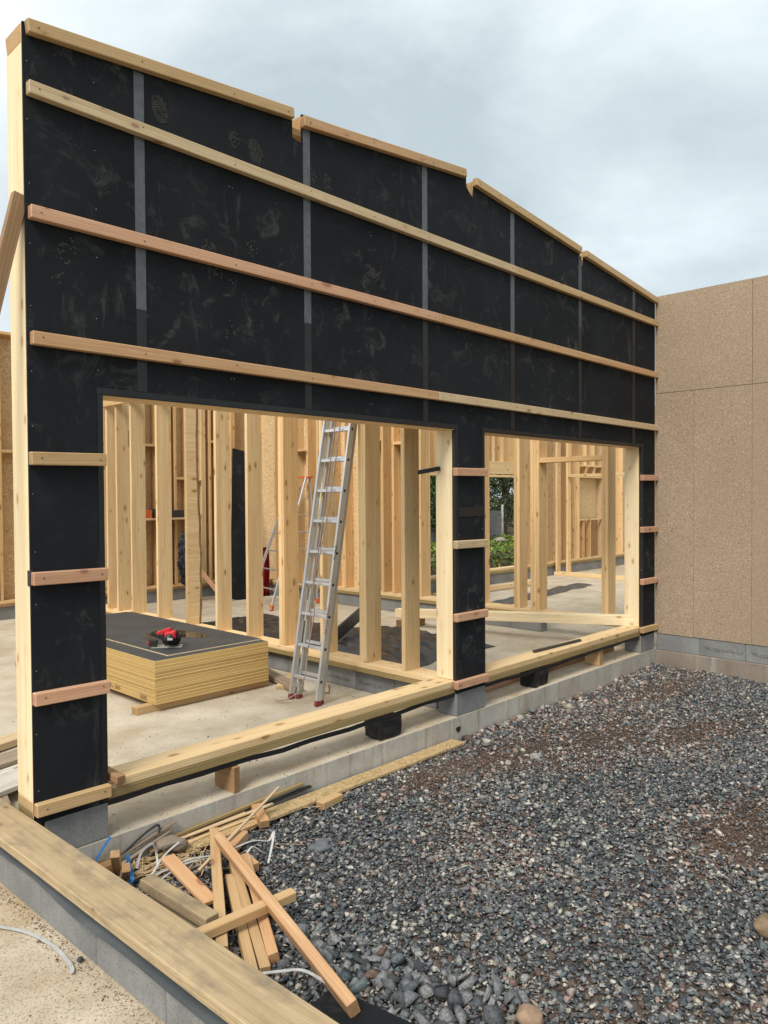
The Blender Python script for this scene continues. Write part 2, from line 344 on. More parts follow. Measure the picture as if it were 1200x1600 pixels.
sbox('right_foundation', (7.164, 7.45), (-5.5, -.001), (-.60, -.232), FNDB)

# ------------------------------------------------------------------ front garage wall
fwall = thing('timber_frame_wall', (0, 0, 0), 'tall black clad gable wall with two wide garage openings and light horizontal battens', 'wall')
def topz(X): return 3.945+.104*X if X < 3.6 else 4.262-.0945*(X-3.63)
NX = [(1.695, 1.775, .195), (3.545, 3.65, .17), (5.412, 5.49, .17)]
P = [(0, -.03), (0, topz(0)-.004)]
for a, b, d in NX:
    P += [(a, topz(a)-.004), (a, topz(a)-d+.02), (b, topz(b)-d), (b, topz(b)-.004)]
P += [(7.1692, topz(7.165)-.004), (7.1692, -.03), (6.82, -.03), (6.82, 2.15), (3.785, 2.15), (3.785, -.03), (3.385, -.03), (3.385, 2.15), (.385, 2.15), (.385, -.03)]
prism('sheathing', P, 'y', 0, .012, BLACK, fwall)
prism('sheathing_edge', [(0.0125, -.028), (0.0125, 3.94), (.0, 3.94), (.0, -.028)][::1], 'y', .0125, .0165, WHITE, fwall)
# battens (long)
BH, BD = .066, .045
def batten(X0, X1, z0, z1, mat, par=fwall, screws=True, h=BH):
    dz = h/2
    o = timber('batten', (X0, -BD/2-.0005, z0+dz), (X1, -BD/2-.0005, z1+dz), BD-.001, h, mat, par, bev=.004)
    if screws:
        X = .32 if X0 > .1 else .055
        xs = [x for x in ([X0+.05, X1-.05]+[.613+.6*k for k in range(11)]) if X0+.03 < x < X1-.03]
        for x in xs:
            t_ = (x-X0)/(X1-X0); screw(o, (x, -BD-.001, z0+dz+(z1-z0)*t_+random.uniform(-.008, .008)))
    return o
def tb(a, b, mat): batten(a, b, topz(a)-BH-.002, topz(b)-BH-.002, mat)
tb(.012, 1.68, TAN); 
batten(1.762, 3.02, topz(1.762)-BH-.03, topz(3.02)-BH-.022, ORG); batten(3.023, 3.50, topz(3.02)-BH-.022, topz(3.5)-BH-.022, TAN)
tb(3.632, 5.385, TAN); batten(5.47, 7.165, topz(5.47)-BH-.006, topz(7.165)-BH-.012, TAN)
batten(.012, 4.2, 3.582, 3.582, TANP); batten(4.203, 7.165, 3.582, 3.58, TAN)
batten(.012, 3.14, 2.979, 2.979, PNK); batten(3.143, 7.165, 2.979, 2.977, ORG)
batten(.012, 3.13, 2.362, 2.362, ORG); batten(3.133, 7.165, 2.362, 2.358, PNK).data.materials[0] = TANP
for (x0, x1), mats, xo in (((-.003, .382), (TAN, PNK, PNK, TAN), .01), ((3.345, 3.775), (PNK, TANP, PNK, PNK), 0), ((6.768, 7.165), (PNK, PNK, PNK, TAN), 0)):
    for (za, zb), mt, dx in zip(((1.768, 1.772), (1.172, 1.168), (.572, .568), (.016, .012)), mats, (0, .002, .004, .006)):
        o = timber('batten', (x0, -BD/2-.0005, za+.0325), (x1+dx*.5, -BD/2-.0005, zb+.0325), BD-.001, .065, mt, fwall, bev=.004)
        for x in (x0+.05, x1-.035): screw(o, (x, -BD-.001, za+.033+random.uniform(-.006, .006)))
# black joint tapes; sky reflection painted as paler upper pieces
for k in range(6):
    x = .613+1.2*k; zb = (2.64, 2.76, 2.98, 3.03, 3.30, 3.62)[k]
    abox('joint_tape', (x-.030, x+.030), (-.0022, -.0004), (zb, topz(x)-BH-.01), TAPE if k < 4 else TAPE_SHEEN_DIM, fwall, 'z', bev=0)
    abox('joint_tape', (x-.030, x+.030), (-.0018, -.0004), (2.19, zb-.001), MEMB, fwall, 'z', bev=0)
# black membrane wrapped round the openings
for a, b in ((.385, 3.385), (3.785, 6.82)):
    abox('edge_membrane', (a-.035, b+.035), (-.0035, -.0006), (2.152, 2.187), MEMB, fwall, 'x', bev=0)
    abox('edge_membrane', (b+.001, b+.032), (-.0035, -.0006), (-.02, 2.15), MEMB, fwall, 'z', bev=0)
    abox('edge_membrane', (a-.032, a-.001), (-.0035, -.0006), (-.02, 2.15), MEMB, fwall, 'z', bev=0)
    abox('edge_membrane', (b-.0035, b-.0006), (-.003, .032), (.082, 2.149), MEMB, fwall, 'z', bev=0)
abox('membrane_patch', (3.42, 3.75), (-.0055, -.0036), (1.43, 1.51), MEMB, fwall, 'x', bev=0)
# frame behind the sheathing
FY = (.017, .212)
abox('bottom_plate', (.0, 7.16), FY, (.028, .078), SPR, fwall, 'x')
abox('treated_sill', (.0, 7.16), (.015, .212), (-.023, .026), TRT, fwall, 'x')
bm_ = []
for i in range(60):
    x = .02+i*7.1/59; bm_.append((x, .02+.004*math.sin(x*7)+.003*math.sin(x*19), -.043+.007*math.sin(x*2.3)+.004*math.sin(x*11)))
ribbon('sill_membrane', bm_, .032, MEMB, fwall, up=(0, 1, 0), th=.002)
def ST(x, z0=.08, z1=None, mat=SPR, w=.045): return abox('stud', (x, x+w), FY, (z0, z1 if z1 else topz(x)-.098), mat, fwall, 'z')
ST(.0, mat=WHITE); ST(.34, z1=2.15); ST(3.386, z1=2.15, mat=WHITE); ST(3.74, z1=2.15); ST(6.82, z1=2.15, mat=WHITE); ST(7.115)
abox('jamb_lining', (.3855, .386), (.017, .20), (.09, 2.14), SPR, fwall, 'z', bev=0)
for a, b in ((.385, 3.385), (3.785, 6.82)): abox('header', (a+.001, b-.001), FY, (2.15, 2.39), SPR, fwall, 'x')
for k in range(1, 12):
    if .61*k+.0 < 7.0: ST(.6*k, 2.392)
for a, b in ((0, 1.69), (1.78, 3.54), (3.655, 5.405), (5.495, 7.15)):
    timber('top_plate', (a, .1145, topz(a)-.05), (b, .1145, topz(b)-.05), .195, .085, WARM, fwall)
for a, b, d in NX:
    timber('notch_plate', (a-.05, .1145, topz(a)-.12), (b+.05, .1145, topz(b)-.12), .19, .045, ORG, fwall)
    abox('notch_cheek', (b+.0005, b+.045), (.0005, .0165), (topz(b)-d-.004, topz(b)-.01), ORG, fwall, 'z')
# small loose bits on the wall: clip and strap on jamb
abox('fixing_clip', (-.006, .012), (-.012, .03), (1.165, 1.245), BLKP, fwall, 'z')
timber('membrane_flap', (3.38, .17, 1.835), (3.19, .23, 1.80), .04, .035, MEMB, fwall)
# dusty boot prints: tread lugs a millimetre proud
def boot_print(x, z, L_=.27, wd=.095, ang=0, part='both', dens=.9):
    """sole of small tread lugs inside a forefoot and a heel oval"""
    bm = bmesh.new(); ca, sa = math.cos(ang), math.sin(ang); st = .0135
    ov = [(0, .0, wd*.5, L_*.32)] + ([(0, -L_*.52, wd*.36, L_*.14)] if part == 'both' else [])
    for ox, oz, ra, rb in ov:
        for i in range(-12, 13):
            for j in range(-8, 9):
                cx, cz = j*st, i*st+.3*j*st*.5
                e = (cx/ra)**2+(cz/rb)**2
                if e > 1 or random.random() > dens: continue
                q = .40*st
                V_ = [bm.verts.new((x+(ox+a)*ca-(oz+b)*sa, -.0012, z+(ox+a)*sa+(oz+b)*ca)) for a, b in ((cx-q, cz-q-.15*q), (cx+q, cz-q+.15*q), (cx+q, cz+q+.15*q), (cx-q, cz+q-.15*q))]
                bm.faces.new(V_)
    for f in bm.faces:
        f.normal_update()
        if f.normal.y > 0: f.normal_flip()
    return link('boot_print', bmesh_me(bm, 'boot_print'), Matrix(), DUST, fwall)
for a in ((.74, 3.78, .25, .095, .25, 'toe', .92), (1.40, 3.76, .24, .10, .45, 'toe', .95), (1.24, 3.78, .15, .085, .3, 'toe', .6), (1.87, 3.76, .17, .07, .1, 'toe', .5), (2.0, 3.74, .2, .075, .2, 'toe', .5), (1.06, 3.06, .25, .09, .4, 'both', .4), (1.37, 3.16, .2, .09, -.6, 'toe', .3), (2.42, 3.22, .26, .095, 1.1, 'both', .5), (.2, 2.86, .27, .1, -.3, 'both', .25), (1.2, 2.62, .2, .09, -.4, 'toe', .22), (2.3, 3.7, .2, .09, .9, 'toe', .16), (4.0, 3.1, .22, .09, .3, 'toe', .25)):
    boot_print(*a)
# the pale screw heads of the sheathing
for x in (.02, .36, 1.2, 1.22, 2.4, 2.42, 3.6, 4.8, 6.0):
    for z in np.arange(.15 if x < .4 else 2.3, topz(x)-.1, .3 if x < .4 else .6): screw(fwall, (x+random.uniform(-.004, .004), -.001, z+random.uniform(-.03, .03)), r=.0035, mat=SCREWW)
for x in (3.43, 3.75, 6.80, 7.12):
    for z in np.arange(.2, 2.1, .55): screw(fwall, (x, -.001, z+random.uniform(-.03, .03)), r=.0035, mat=SCREWW)

# ------------------------------------------------------------------ blocks
def block(x, y, z=(-.218, -.022), label='', group='concrete foundation blocks', mat=None, name='concrete_block', bev=.006):
    return tag(abox(name, x, y, z, mat or BLK, axis='x', bev=bev), label, 'block', group)
block((.052, .385), (.0, .195), (-.2195, -.026), 'grey block carrying the left end of the black wall')
block((3.387, 3.785), (.0, .2), (-.2195, -.026), 'grey block carrying the pier between the two openings')
block((6.80, 7.16), (.0, .2), (-.2195, -.026), 'grey block carrying the right end of the black wall')
y = .26; k = 0
while y < 8.0:
    block((3.446, 3.56), (y, min(8.06, y+.496)), label='grey block in the course below the stud partition behind the ladder', group='blocks below the stud partition'); y += .5
y = 1.58
while y < 8.0:
    block((7.20, 7.36), (y, min(8.06, y+.496)), label='grey block in the course below the second stud wall at the back', group='blocks below the second stud wall'); y += .5
def glyphs(name, parent, o, u, v, w, h, n, mat, th=.0008, seed=1, bold=.18):
    """a run of printed marks too worn to read: u along the line, v up"""
    rr = random.Random(seed); bm = bmesh.new(); o, u, v = Vector(o), Vector(u), Vector(v); nn = u.cross(v).normalized()
    cw = w/n
    def bar(x0, y0, x1, y1, t_):
        d = Vector((x1-x0, y1-y0)).normalized()*t_/2; pn = Vector((-d.y, d.x))
        q = [(x0-pn.x-d.x, y0-pn.y-d.y), (x1-pn.x+d.x, y1-pn.y+d.y), (x1+pn.x+d.x, y1+pn.y+d.y), (x0+pn.x-d.x, y0+pn.y-d.y)]
        bm.faces.new([bm.verts.new(o+u*a+v*b+nn*th) for a, b in q])
    for i in range(n):
        x0 = i*cw+cw*.15; x1 = i*cw+cw*.8; t_ = cw*bold
        segs = [(x0, 0, x0, h), (x1, 0, x1, h), (x0, h, x1, h), (x0, h/2, x1, h/2), (x0, 0, x1, 0), (x0, 0, x1, h), (x0, h, x1, 0)]
        for s in rr.sample(segs[:5], rr.choice((2, 3, 3))): bar(*s, t_)
    return link(name, bmesh_me(bm, name), Matrix(), mat, parent)
def block_print(parent, x, y, w, s, sgn=-1):
    # "<<" arrows followed by worn characters, on a face looking towards -x, read from +y to -y
    for d in (0, .035):
        bm = bmesh.new(); yy = y-d
        for q in (((yy, -.115), (yy-.035, -.145), (yy-.045, -.137), (yy-.012, -.108)), ((yy-.0, -.115), (yy+.012, -.122), (yy-.03, -.175+.02), (yy-.04, -.15))):
            pass
        bm.free()
    glyphs('printed_marks', parent, (x, y-.09, -.16), (0, -1, 0), (0, 0, 1), w, .028, 14, INKG, seed=s, bold=.13)
    timber('printed_arrow', (x-.001, y, -.115), (x-.001, y-.04, -.155), .002, .007, INKG, parent, bev=0)
    timber('printed_arrow', (x-.001, y-.035, -.115), (x-.001, y-.075, -.155), .002, .007, INKG, parent, bev=0)
for o in [o for o in C.objects if o.get('group') == 'blocks below the stud partition']:
    yy = o['_o'][1]
    if .4 < yy < 1.9: block_print(o, 3.4445, yy+.22, .3, int(yy*10))
# right wall block course
y = -.02; k = 0
while y > -5.3:
    b = block((7.178, 7.44), (y-.4985, y), (-.2315, -.034), 'blue grey block in the course under the brown chipboard wall', 'blocks under the chipboard wall')
    if k in (1, 2): block_print(b, 7.1765, y-.06, .33, 40+k)
    y -= .5; k += 1
# blocks under the sill board on the left
def side_x(yv): return -.1-.027*yv
y = 1.0
while y > -4.8:
    b = timber('concrete_block', (side_x(y), y, -.148), (side_x(y-.496), y-.496, -.148), .165, .172, BLK, bev=.004); tag(b, 'smooth grey block in the course under the weathered board at lower left', 'block', 'blocks under the weathered board'); y -= .5

# ------------------------------------------------------------------ weathered board and its membrane
tag(timber('sill_board', (side_x(1.0), 1.0, -.0235), (side_x(-4.6), -4.6, -.0185), .197, .045, TRTD, bev=.006), 'wide weathered board lying along the low wall at the lower left', 'board')
pts = [(side_x(y_)-.080-.008*math.sin(y_*5)-.012*max(0, min(1, -y_-.7)), y_, -.052+.004*math.sin(y_*9)-.008*max(0, min(1, -y_-.9))) for y_ in np.linspace(.9, -4.4, 80)]
R1 = ribbon('damp_proof_sheet', pts, .07, MEMG, up=(-.3, 0, 1), th=.0015); tag(R1, 'dark grey plastic strip sticking out under the weathered board', 'plastic strip')

# ------------------------------------------------------------------ stud partition (x 3.37)
ZT = 4.05
def mstud(x0, x1, y0, y1, z0, z1, mat, par, notch=None, name='stud'):
    """stud with an optional mortise cut on its far edge; grain along z"""
    if notch is None: return abox(name, (x0, x1), (y0, y1), (z0, z1), mat, par, 'z')
    a, b, d = notch; c = Vector(((x0+x1)/2, (y0+y1)/2, (z0+z1)/2)); hx, hz = (x1-x0)/2, (z1-z0)/2
    # local X = world z, local Z = world x, local Y = Z x X = -y... built directly in local axes
    P_ = [(-hz, -hx), (-hz, hx), (a-c.z, hx), (a-c.z, hx-d), (b-c.z, hx-d), (b-c.z, hx), (hz, hx), (hz, -hx)]
    M = Matrix(((0, 0, 1, c.x), (0, 1, 0, c.y), (-1, 0, 0, c.z), (0, 0, 0, 1)))
    M = Matrix(((0, 0, 1, c.x), (0, -1, 0, c.y), (1, 0, 0, c.z), (0, 0, 0, 1)))
    return prism(name, P_, 'y', -(y1-y0)/2, (y1-y0)/2, mat, par, M)
part = thing('stud_partition', (3.46, .3, 0), 'open partition of tall pale studs running back behind the ladder', 'wall')
abox('bottom_plate', (3.365, 3.57), (.214, 8.07), (.026, .073), SPR, part, 'y'); abox('treated_sill', (3.367, 3.568), (.214, 8.07), (-.021, .024), TRT, part, 'y')
for i, y0 in enumerate((.552, 1.034, 1.63, 2.225, 2.841, 3.438, 4.06, 4.74, 5.40, 5.80, 6.08, 6.62, 7.22, 7.82)):
    if i == 6: continue
    mstud(3.37, 3.565, y0, y0+.045, .0735, ZT, [SPR, SPR, SPR, WARM, SPR, SPR, WHITE, SPR][i % 8], part, notch=(2.30+.01*(i % 3), 2.53, .03) if i > 3 or i == 1 else None)
    if i in (1, 3): mstud(3.37, 3.565, y0+.046, y0+.091, .0735, ZT, SPR, part)
abox('top_plate', (3.37, 3.565), (.22, 8.07), (ZT+.001, ZT+.046), SPR, part, 'y')
abox('ledger', (3.335, 3.3695), (4.2, 8.05), (2.86, 2.99), WARM, part, 'y')
# the bark-edged stud
def wany_stud():
    bm = bmesh.new(); n = 40; rows = []
    for i in range(n+1):
        z = .0735+(ZT-.0735)*i/n; w = .15+.02*math.sin(z*2.1)+.012*mn.noise(Vector((z*5, 1, 2))); w2 = w+.05
        rows.append([bm.verts.new(p) for p in ((0, 0, z), (w, 0, z), (w2+.01*mn.noise(Vector((z*9, 3, 1))), .03, z), (w2, .05, z), (0, .05, z))])
    for a, b in zip(rows, rows[1:]):
        for k in range(5): bm.faces.new((a[k], a[(k+1) % 5], b[(k+1) % 5], b[k]))
    bm.faces.new(rows[0]); bm.faces.new(rows[-1]); bmesh.ops.recalc_face_normals(bm, faces=bm.faces); return bm
BARK = concrete('stripped_bark', (.36, .23, .11), (.55, .38, .20), stain=(.22, .12, .05), sa=.8, grain=.6, scale=6, speck=False, stain_scale=9)
bm = wany_stud(); me = bmesh_me(bm, 'stud'); me.materials.append(SPR); me.materials.append(BARK)
for p in me.polygons:
    if p.normal.x > .3 or (p.normal.y < -.1 and p.center.x > .16) or (p.center.x > .172 and p.normal.z < .9): p.material_index = 1
tag(link('stud', me, Matrix.Translation((3.37, 4.06, 0)), None, part), 'stud with a wavy bark edge')
# ------------------------------------------------------------------ second stud wall (x 7.17)
w2 = thing('stud_wall', (7.26, .3, 0), 'second open stud wall beyond the partition, with a doorway near its right end', 'wall')
abox('bottom_plate', (7.165, 7.37), (.214, 8.07), (.026, .073), SPR, w2, 'y'); abox('treated_sill', (7.167, 7.368), (.214, 8.07), (-.021, .024), TRT, w2, 'y')
ys = [.23, .595, .641, 1.585, 1.632, 1.68, 1.895, 1.942, 2.53, 3.03, 3.665, 3.86, 4.23, 4.46, 4.70, 4.83, 5.03, 5.35, 5.66, 6.03, 6.30, 6.63, 7.23, 7.9]
for i, y0 in enumerate(ys): abox('stud', (7.17, 7.365), (y0, y0+.045), (.0735, ZT), (WARM, SPR, WARM, WARM, SPR)[i % 5], w2, 'z')
abox('door_header', (7.17, 7.365), (.6865, 1.5845), (2.04, 2.105), WARM, w2, 'y')
abox('stud', (7.17, 7.365), (1.1, 1.145), (2.106, ZT), WARM, w2, 'z')
abox('top_plate', (7.17, 7.365), (.22, 8.07), (ZT+.001, ZT+.046), WARM, w2, 'y')
abox('osb_sheathing', (7.366, 7.38), (3.66, 8.295), (-.02, ZT), OSB, w2, 'y', bev=0)
abox('nogging', (7.17, 7.365), (3.906, 4.229), (2.42, 2.465), WARM, w2, 'y'); abox('nogging', (7.17, 7.365), (4.506, 4.69), (2.50, 2.545), WARM, w2, 'y')
abox('nogging', (7.17, 7.365), (5.71, 6.02), (2.42, 2.465), WARM, w2, 'y'); abox('nogging', (7.17, 7.365), (6.35, 6.62), (2.42, 2.465), WARM, w2, 'y')
# ------------------------------------------------------------------ back wall (y 8.1)
bw = thing('back_wall', (3, 8.2, 0), 'back wall of studs with orange strand board behind, seen left of and through the left opening', 'wall')
abox('osb_sheathing', (-3.5, 7.40), (8.296, 8.31), (-.02, 4.12), OSB, bw, 'x', bev=0)
abox('bottom_plate', (-3.5, 7.16), (8.1, 8.295), (.026, .073), WARM, bw, 'x'); abox('treated_sill', (-3.5, 7.16), (8.098, 8.295), (-.021, .024), BRN, bw, 'x')
abox('top_plate', (-3.5, 7.16), (8.1, 8.295), (4.076, 4.12), WARM, bw, 'x')
bx = [-3.4+.6*i for i in range(18) if -3.4+.6*i < 7.1]+[2.66, 4.62, 5.86, 3.1, 6.5, 4.0, 4.3, 4.9, 5.25, 5.5, 6.15, 6.32, 6.85]
for i, x in enumerate(bx): abox('stud', (x, x+.045), (8.1, 8.295), (.0735, 4.075), (WARM, SPR, WARM)[i % 3], bw, 'z')
zs_n = (2.62, 1.93, 1.26, 2.5, 2.3)
for i, x in enumerate(sorted(bx)[7:-1]):
    nx_ = sorted(bx)[7:][i+1]
    if nx_-x > .15:
        abox('nogging', (x+.0455, nx_-.0005), (8.1, 8.295), (zs_n[i % 5], zs_n[i % 5]+.045), WARM, bw, 'x')
        if 4.2 < x < 6.1: abox('shelf_board', (x+.0455, nx_-.0005), (8.099, 8.294), (1.215, 1.258) if zs_n[i % 5] > 1.3 else (1.9, 1.94), SPR, bw, 'x')
x = -3.5; k = 0
while x < 7.1: block((x, min(7.16, x+.496)), (8.13, 8.29), label='grey block in the course below the back wall', group='blocks below the back wall'); x += .5
# ------------------------------------------------------------------ far room walls
fw_ = thing('far_wall', (12, 5.35, 0), 'far wall of the next room with an opening to the garden', 'wall')
FYY = (5.25, 5.445)
abox('bottom_plate', (7.45, 18.8), FYY, (.045, .09), SPR, fw_, 'x'); abox('treated_sill', (7.45, 18.8), (5.248, 5.445), (-.01, .043), TRT, fw_, 'x')
abox('top_plate', (7.45, 18.8), FYY, (4.05, 4.095), WARM, fw_, 'x')
for i, x in enumerate([7.5, 8.1, 8.7, 9.15, 12.4, 12.46, 12.9, 13.3, 13.9, 14.3, 14.75, 15.9, 16.4, 17.0, 17.6, 18.2, 18.7]): abox('stud', (x, x+.045), FYY, (.0905, 4.0495), (WARM, SPR, TANP)[i % 3], fw_, 'z')
abox('opening_header', (9.196, 12.399), FYY, (2.0, 2.045), SPR, fw_, 'x')
for i, x in enumerate([9.5, 9.8, 10.3, 10.75, 11.1, 11.28, 11.6]): abox('cripple_stud', (x, x+.045), FYY, (2.0455, 4.0495), SPR, fw_, 'z')
abox('inner_panel', (9.2, 12.39), (5.38, 5.40), (2.05, 4.04), WARM, fw_, 'z', bev=0)
abox('nogging', (10.8, 12.39), (5.246, 5.37), (2.06, 2.32), SPR, fw_, 'x')
abox('osb_sheathing', (12.4, 18.8), (5.446, 5.458), (-.02, 4.05), OSB, fw_, 'x', bev=0); abox('osb_sheathing', (7.45, 9.19), (5.446, 5.458), (-.02, 4.05), OSB, fw_, 'x', bev=0)
abox('timber_panel', (12.51, 13.28), (5.30, 5.32), (.092, 4.04), WARM, fw_, 'z', bev=0)
abox('window_board', (14.80, 15.895), (5.25, 5.30), (1.0, 1.045), SPR, fw_, 'x'); abox('window_header', (14.80, 15.895), (5.25, 5.36), (2.03, 2.08), SPR, fw_, 'x')
abox('window_panel', (14.80, 15.895), (5.40, 5.43), (1.05, 2.02), OSB, fw_, 'x', bev=0)
for x in (14.99, 15.3): abox('cripple_stud', (x, x+.045), FYY, (.0905, .9995), WARM, fw_, 'z')
for x in (15.1, 15.5): abox('cripple_stud', (x, x+.045), FYY, (2.085, 4.04), SPR, fw_, 'z')
abox('brown_panel', (14.8, 15.895), (5.37, 5.39), (.092, .99), BRN, fw_, 'z', bev=0)
abox('nogging', (14.8, 15.895), (5.24, 5.36), (2.30, 2.345), SPR, fw_, 'x')
x = 7.45; k = 0
while x < 18.7: block((x, min(18.8, x+.596)), (5.27, 5.44), (-.2185, -.012), label='grey block in the course below the far wall', group='blocks below the far wall'); x += .6
fp = thing('cross_partition', (13.6, 4, -.22), 'low-plated cross partition with a doorway in the next room', 'wall')
abox('bottom_plate', (13.6, 13.745), (-1.5, 5.24), (-.218, -.13), SPR, fp, 'y')
for y0 in (5.15, 4.88, 3.0, 2.4, 1.8): abox('stud', (13.6, 13.745), (y0, y0+.045), (-.1295, 3.4), SPR, fp, 'z')
abox('door_header', (13.6, 13.745), (3.046, 4.879), (2.02, 2.085), SPR, fp, 'y')
abox('top_plate', (13.6, 13.745), (-1.5, 5.24), (3.401, 3.446), SPR, fp, 'y')
ew = thing('end_wall', (18.9, 2, -.2), 'orange strand board wall closing the far right room', 'wall')
abox('osb_sheathing', (18.95, 18.965), (-5, 5.44), (-.218, 4.05), OSB, ew, 'y', bev=0)
for i in range(9): abox('stud', (18.81, 18.948), (-4+i, -3.955+i), (-.218, 4.05), WARM, ew, 'z')
# ------------------------------------------------------------------ chipboard wall on the right
cw = thing('chipboard_wall', (7.17, -2.5, 0), 'brown chipboard clad wall standing on grey blocks at the right', 'wall')
ye = [-.001, -1.083, -2.283, -3.483, -4.683]
for a, b in zip(ye, ye[1:]): abox('panel', (7.17, 7.186), (b+.002, a-.002), (2.798, 3.934), CHIP, cw, 'y', bev=.001)
ye = [-.001, -.456, -1.083, -1.683, -2.283, -2.883, -3.483, -4.083, -4.683]
for a, b in zip(ye, ye[1:]): abox('panel', (7.17, 7.186), (b+.0012, a-.0012), (-.032, 2.793), CHIP, cw, 'y', bev=.0006)
abox('core', (7.188, 7.38), (-4.68, -.002), (-.025, 3.93), WARM, cw, 'y')
# ------------------------------------------------------------------ bits on and under the sill
def sp(name, x, y, z, mat, lab, cat, axis='y', grp=None): return tag(abox(name, x, y, z, mat, axis=axis, bev=.003), lab, cat, grp)
sp('spacer_block', (1.19, 1.235), (.0, .21), (-.219, -.058), BRN, 'brown timber offcut on edge propping the sill of the left opening', 'wood block')
sp('spacer_block', (5.87, 5.95), (.03, .2), (-.219, -.058), TAN, 'tan timber offcut propping the sill of the right opening', 'wood block')
sp('spacer_block', (4.0, 4.78), (.30, .345), (-.219, -.13), PNK, 'reddish timber lying in shade behind the sill of the right opening', 'timber', 'x')
sp('spacer_block', (5.05, 6.7), (.28, .33), (-.219, -.10), BRN, 'long brown timber lying behind the sill of the right opening', 'timber', 'x')
def wrapped(x, lab):
    bm = box_bm(.24, .17, .145, .012, 2); bmesh.ops.subdivide_edges(bm, edges=bm.edges[:], cuts=4, use_grid_fill=True)
    for v in bm.verts:
        v.co += Vector((mn.noise(v.co*17+Vector((x, 0, 0))), mn.noise(v.co*15+Vector((9, x, 0))), mn.noise(v.co*15+Vector((0, 9, x)))*.6))*.014
    tag(link('wrapped_block', bmesh_me(bm, 'wrapped_block'), Matrix.Translation((x, .105, -.137)), MEMB), lab, 'block')
wrapped(2.62, 'block wrapped in black plastic under the sill of the left opening'); wrapped(4.72, 'block wrapped in black plastic under the sill of the right opening')
sp('offcut', (.40, .45), (-.07, .16), (.0785, .12), BRN, 'short brown offcut lying on the sill beside the black left pier', 'offcut')
tag(timber('steel_bar', (4.77, .14, .092), (5.59, .10, .092), .035, .022, DSTEEL), 'dark metal bar lying on the sill of the right opening', 'metal bar')
tag(timber('roof_beam', (6.885, .06, .141), (6.28, 3.35, -.035), .115, .12, WHITE, bev=.004), 'square pale beam resting on the sill of the right opening', 'beam')
sp('support_block', (6.15, 6.6), (3.1, 3.25), (-.219, -.107), BRN, 'dark timber block under the far end of the pale beam', 'wood block', 'x')
tag(timber('floor_plank', (5.5, 2.7, -.195), (6.2, 3.0, -.195), .14, .045, SPR), 'short plank on the floor beside the black tarpaulin', 'plank')
tag(timber('floor_plank', (8.9, 5.0, -.19), (12.0, 4.75, -.19), .06, .05, SPR), 'long thin timber on the floor in front of the garden opening', 'timber')
tag(timber('floor_plank', (9.2, 4.65, -.19), (12.1, 4.5, -.19), .05, .04, TANP), 'second thin timber on the floor near the garden opening, nearer the doorway', 'timber')
tag(timber('floor_plank', (2.98, 1.55, -.18), (3.32, 2.75, -.18), .12, .045, OLD), 'old plank lying along the partition behind the ladder', 'plank')
tag(timber('floor_plank', (2.96, 1.78, -.20), (3.38, 2.1, -.20), .10, .035, SPR), 'short pale offcut on the floor against the partition blocks', 'offcut')
tag(timber('floor_plank', (3.12, 1.35, -.205), (3.34, 1.6, -.205), .10, .022, TANP), 'thin offcut on the floor to the right of the ladder feet', 'offcut')
# brace at upper left
tag(timber('brace', (-.012, .03, 3.10), (-.80, .03, -.24), .045, .07, BRN, up=(1, 0, 0), bev=.003), 'brown diagonal brace propped against the left end of the black wall', 'brace')
# boards and pallet behind the left end
pal = thing('timber_pallet', (.3, 1.6, -.22), 'low pile of whitish formwork boards on the floor behind the left post', 'board pile')
for i, (y0, y1, z0, m_) in enumerate(((.85, 1.75, -.175, LIME),)):
    timber('board', (.0, y0+.1, -.135), (.75, y0+.35, -.135), .32, .03, LIME, pal); timber('bearer', (.1, .7, -.185), (.25, 1.35, -.185), .07, .065, OLD, pal)
    timber('bearer', (.5, .9, -.185), (.62, 1.5, -.185), .07, .065, OLD, pal)
tag(timber('floor_plank', (.2, 1.85, -.185), (1.1, 2.15, -.185), .16, .05, TANP), 'light plank on the floor behind the left post', 'plank')
tag(timber('floor_plank', (-.03, 1.52, -.20), (.9, 1.72, -.20), .2, .03, OLD), 'grey dirty plank beside the light plank behind the left post', 'plank')

# ------------------------------------------------------------------ stack of black-faced sheets
SX, SY = (1.745, 2.94), (1.94, 4.74); NS = 26; ht = .374/NS
for i in range(NS):
    dx, dy = random.uniform(-.003, .003), random.uniform(-.004, .004); top = i == NS-1
    bm = box_bm(SX[1]-SX[0], SY[1]-SY[0], ht-.0010, .0012)
    for f in bm.faces: f.material_index = 1 if f.normal.z > .9 else 0
    c = Vector(((SX[0]+SX[1])/2+dx, (SY[0]+SY[1])/2+dy, -.152+ht*(i+.5)))
    o = link('board_sheet', bmesh_me(bm, 'board_sheet'), Matrix.Translation(c), [SHE, SHT])
    tag(o, 'black faced sheet second from the top of the stack, under the saw' if top else ('lowest sheet of the stack, resting on the timber bearers' if i == 0 else 'black faced sheet with a yellow edge inside the stack on the slab'), 'sheet', 'sheets stacked on the slab')
bm = box_bm(1.02, 2.6, .009, .001)
for f in bm.faces: f.material_index = 1 if f.normal.z > .9 else 0
tag(link('board_sheet', bmesh_me(bm, 'board_sheet'), Matrix.Translation((2.435, 3.34, .227)), [WHITE, SHT]), 'topmost cut sheet of the stack with a pale front edge and the saw on it', 'sheet', 'sheets stacked on the slab')
sb = [timber('stack_bearer', (1.60, 2.03, -.1865), (2.98, 2.03, -.1865), .085, .064, TAN), timber('stack_bearer', (1.60, 3.35, -.1865), (2.98, 3.35, -.1865), .085, .064, TAN), timber('stack_bearer', (1.60, 4.6, -.1865), (2.98, 4.6, -.1865), .085, .064, TAN)]
